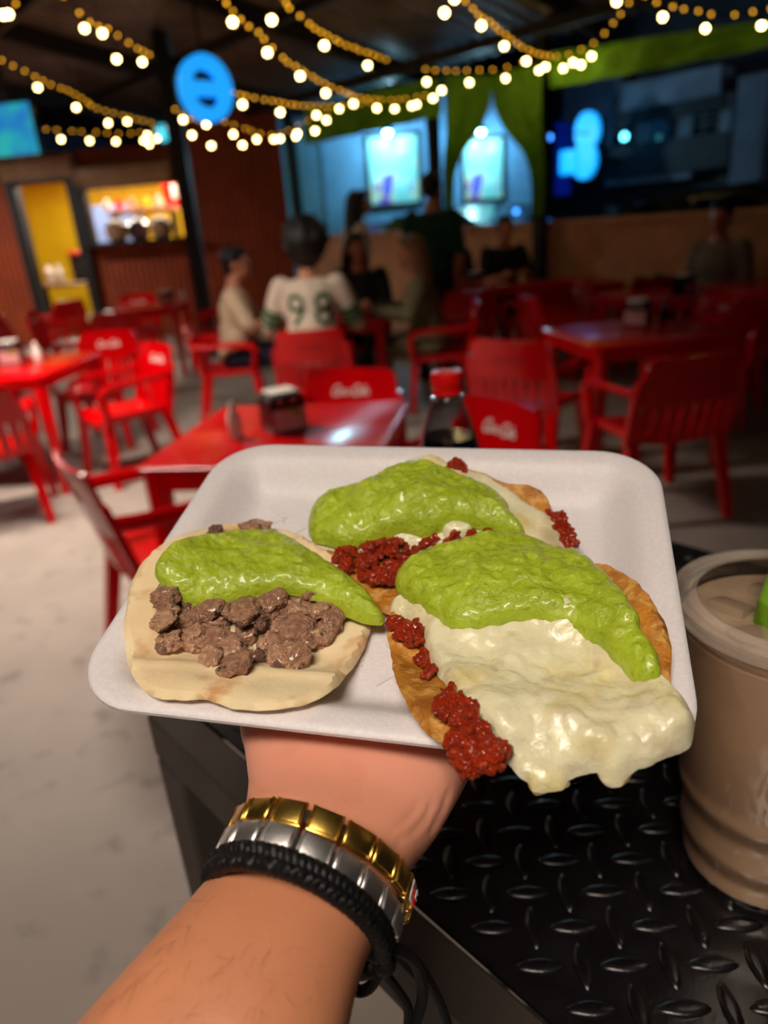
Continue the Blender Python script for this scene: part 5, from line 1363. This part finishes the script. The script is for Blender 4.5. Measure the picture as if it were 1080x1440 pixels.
def link_bracelet(name, label, rd, n, m, wid, charm=None):
    pts, per = ring_pts(rd, n); c = rd[0]; ln = per / n
    t = thing(name, label, 'bracelet', tuple(c))
    base = MB(); base.box((0, 0, 0), (ln * .90, wid, .0016), bev=.0005, seg=2)
    base.box((0, 0, .0011), (ln * .74, wid * .80, .0010), bev=.0004, seg=2)
    for s_ in (-1, 1): base.box((s_ * ln * .43, 0, .0006), (ln * .07, wid * .96, .0022), bev=.0004, seg=1)
    lme = base.mesh('link', M[m])
    spr = MB().box((0, 0, -.0004), (ln * .5, wid * .5, .0010), bev=.0003).mesh('hinge', M['steel'])
    for k_, (p, tg, o_, w_, th) in enumerate(pts):
        Rm = Matrix((tg, o_.cross(tg), o_)).transposed().to_4x4()
        l_ = link('link', lme, t); l_.matrix_basis = Matrix.Translation(p - c) @ Rm
        h_ = link('hinge', spr, t); h_.matrix_basis = Matrix.Translation(p + tg * ln * .5 - c) @ Rm
        if charm is not None and k_ == charm:
            l_['label'] = 'link with a red triangular enamel emblem on white'
            e1 = MB().box((0, 0, .0017), (ln * .70, wid * .76, .0006), bev=.0002); obj('white_enamel', e1, M['enamelwhite'], l_)
            hw = wid * .36
            tri = MB().prism([(-ln * .30, -hw), (ln * .30, -hw * .1), (ln * .30, hw * .1), (-ln * .30, hw)], .0006, Matrix.Translation((0, 0, .0020)) @ Matrix.Rotation(PI / 2 * 0, 4, 'Z')); obj('red_emblem', tri, M['enamelred'], l_)
            obj('emblem_bar', MB().box((-ln * .04, 0, .0027), (ln * .05, wid * .34, .0003)).box((-ln * .16, wid * .12, .0027), (ln * .26, wid * .05, .0003)).box((-ln * .16, -wid * .12, .0027), (ln * .26, wid * .05, .0003)), M['enamelwhite'], l_)
    return t
RG = ringdef((327, 1176), (575, 1272), (450, 1155), .254, .247, .2215)
RS = ringdef((313, 1208), (557, 1312), (430, 1190), .245, .240, .2140)
RB = ringdef((300, 1240), (540, 1338), (416, 1220), .2375, .233, .2065)
link_bracelet('gold_bracelet', 'gold link bracelet with a red and white enamel link, nearest the palm', RG, 20, 'gold', .0082, charm=1)
link_bracelet('silver_bracelet', 'silver link bracelet between the gold bracelet and the black braided one', RS, 20, 'silver', .0082)
c, A, B = RB; wv = A.cross(B).normalized()
t = thing('braided_bracelet', 'black braided cord bracelet with loose hanging ends, lowest on the wrist', 'bracelet', tuple(c))
for s_ in range(3):
    P = []
    for i in range(420):
        th = 2 * PI * i / 420; ph = 30 * th + s_ * 2 * PI / 3
        o_ = (A * math.cos(th) + B * math.sin(th)); tg = (-A * math.sin(th) + B * math.cos(th)).normalized(); nn = tg.cross(wv)
        if nn.dot(o_) < 0: nn = -nn
        P.append(o_ + wv * (.0024 * math.sin(ph)) + nn * (.0013 * math.sin(2 * ph)))
    obj('strand', MB().tube(P, .0021, 12, closed=True), M['cord'], t)
kn = at_d(530, 1333, .2335)
K = MB()
for dx, dy, dz, r in ((0, 0, 0, .0048), (.002, -.001, -.006, .0042), (-.003, 0, -.009, .0036), (.0035, .002, -.003, .0034)): K.ball(kn - c + V((dx, dy, dz)), r, 12, 8)
obj('knot', K, M['cord'], t)
for path, r in (([(531, 1334, .234), (556, 1333, .236), (585, 1352, .244), (607, 1388, .252), (624, 1425, .256), (645, 1490, .258)], .0017),
                ([(533, 1338, .234), (562, 1336, .237), (588, 1360, .242), (594, 1400, .246), (582, 1445, .248), (572, 1500, .250)], .0021),
                ([(536, 1350, .236), (544, 1372, .240), (560, 1394, .244), (574, 1420, .247), (571, 1460, .249), (560, 1510, .25)], .0017),
                ([(530, 1345, .235), (532, 1368, .238), (520, 1388, .240), (505, 1394, .240), (497, 1384, .239), (500, 1370, .238)], .0019)):
    P = spline([at_d(*q) - c for q in path], 8); obj('cord_end', MB().tube(P, [r * (1 + .06 * (i % 2)) for i in range(len(P))], 8), M['cord'], t)
bpy.context.view_layer.update()
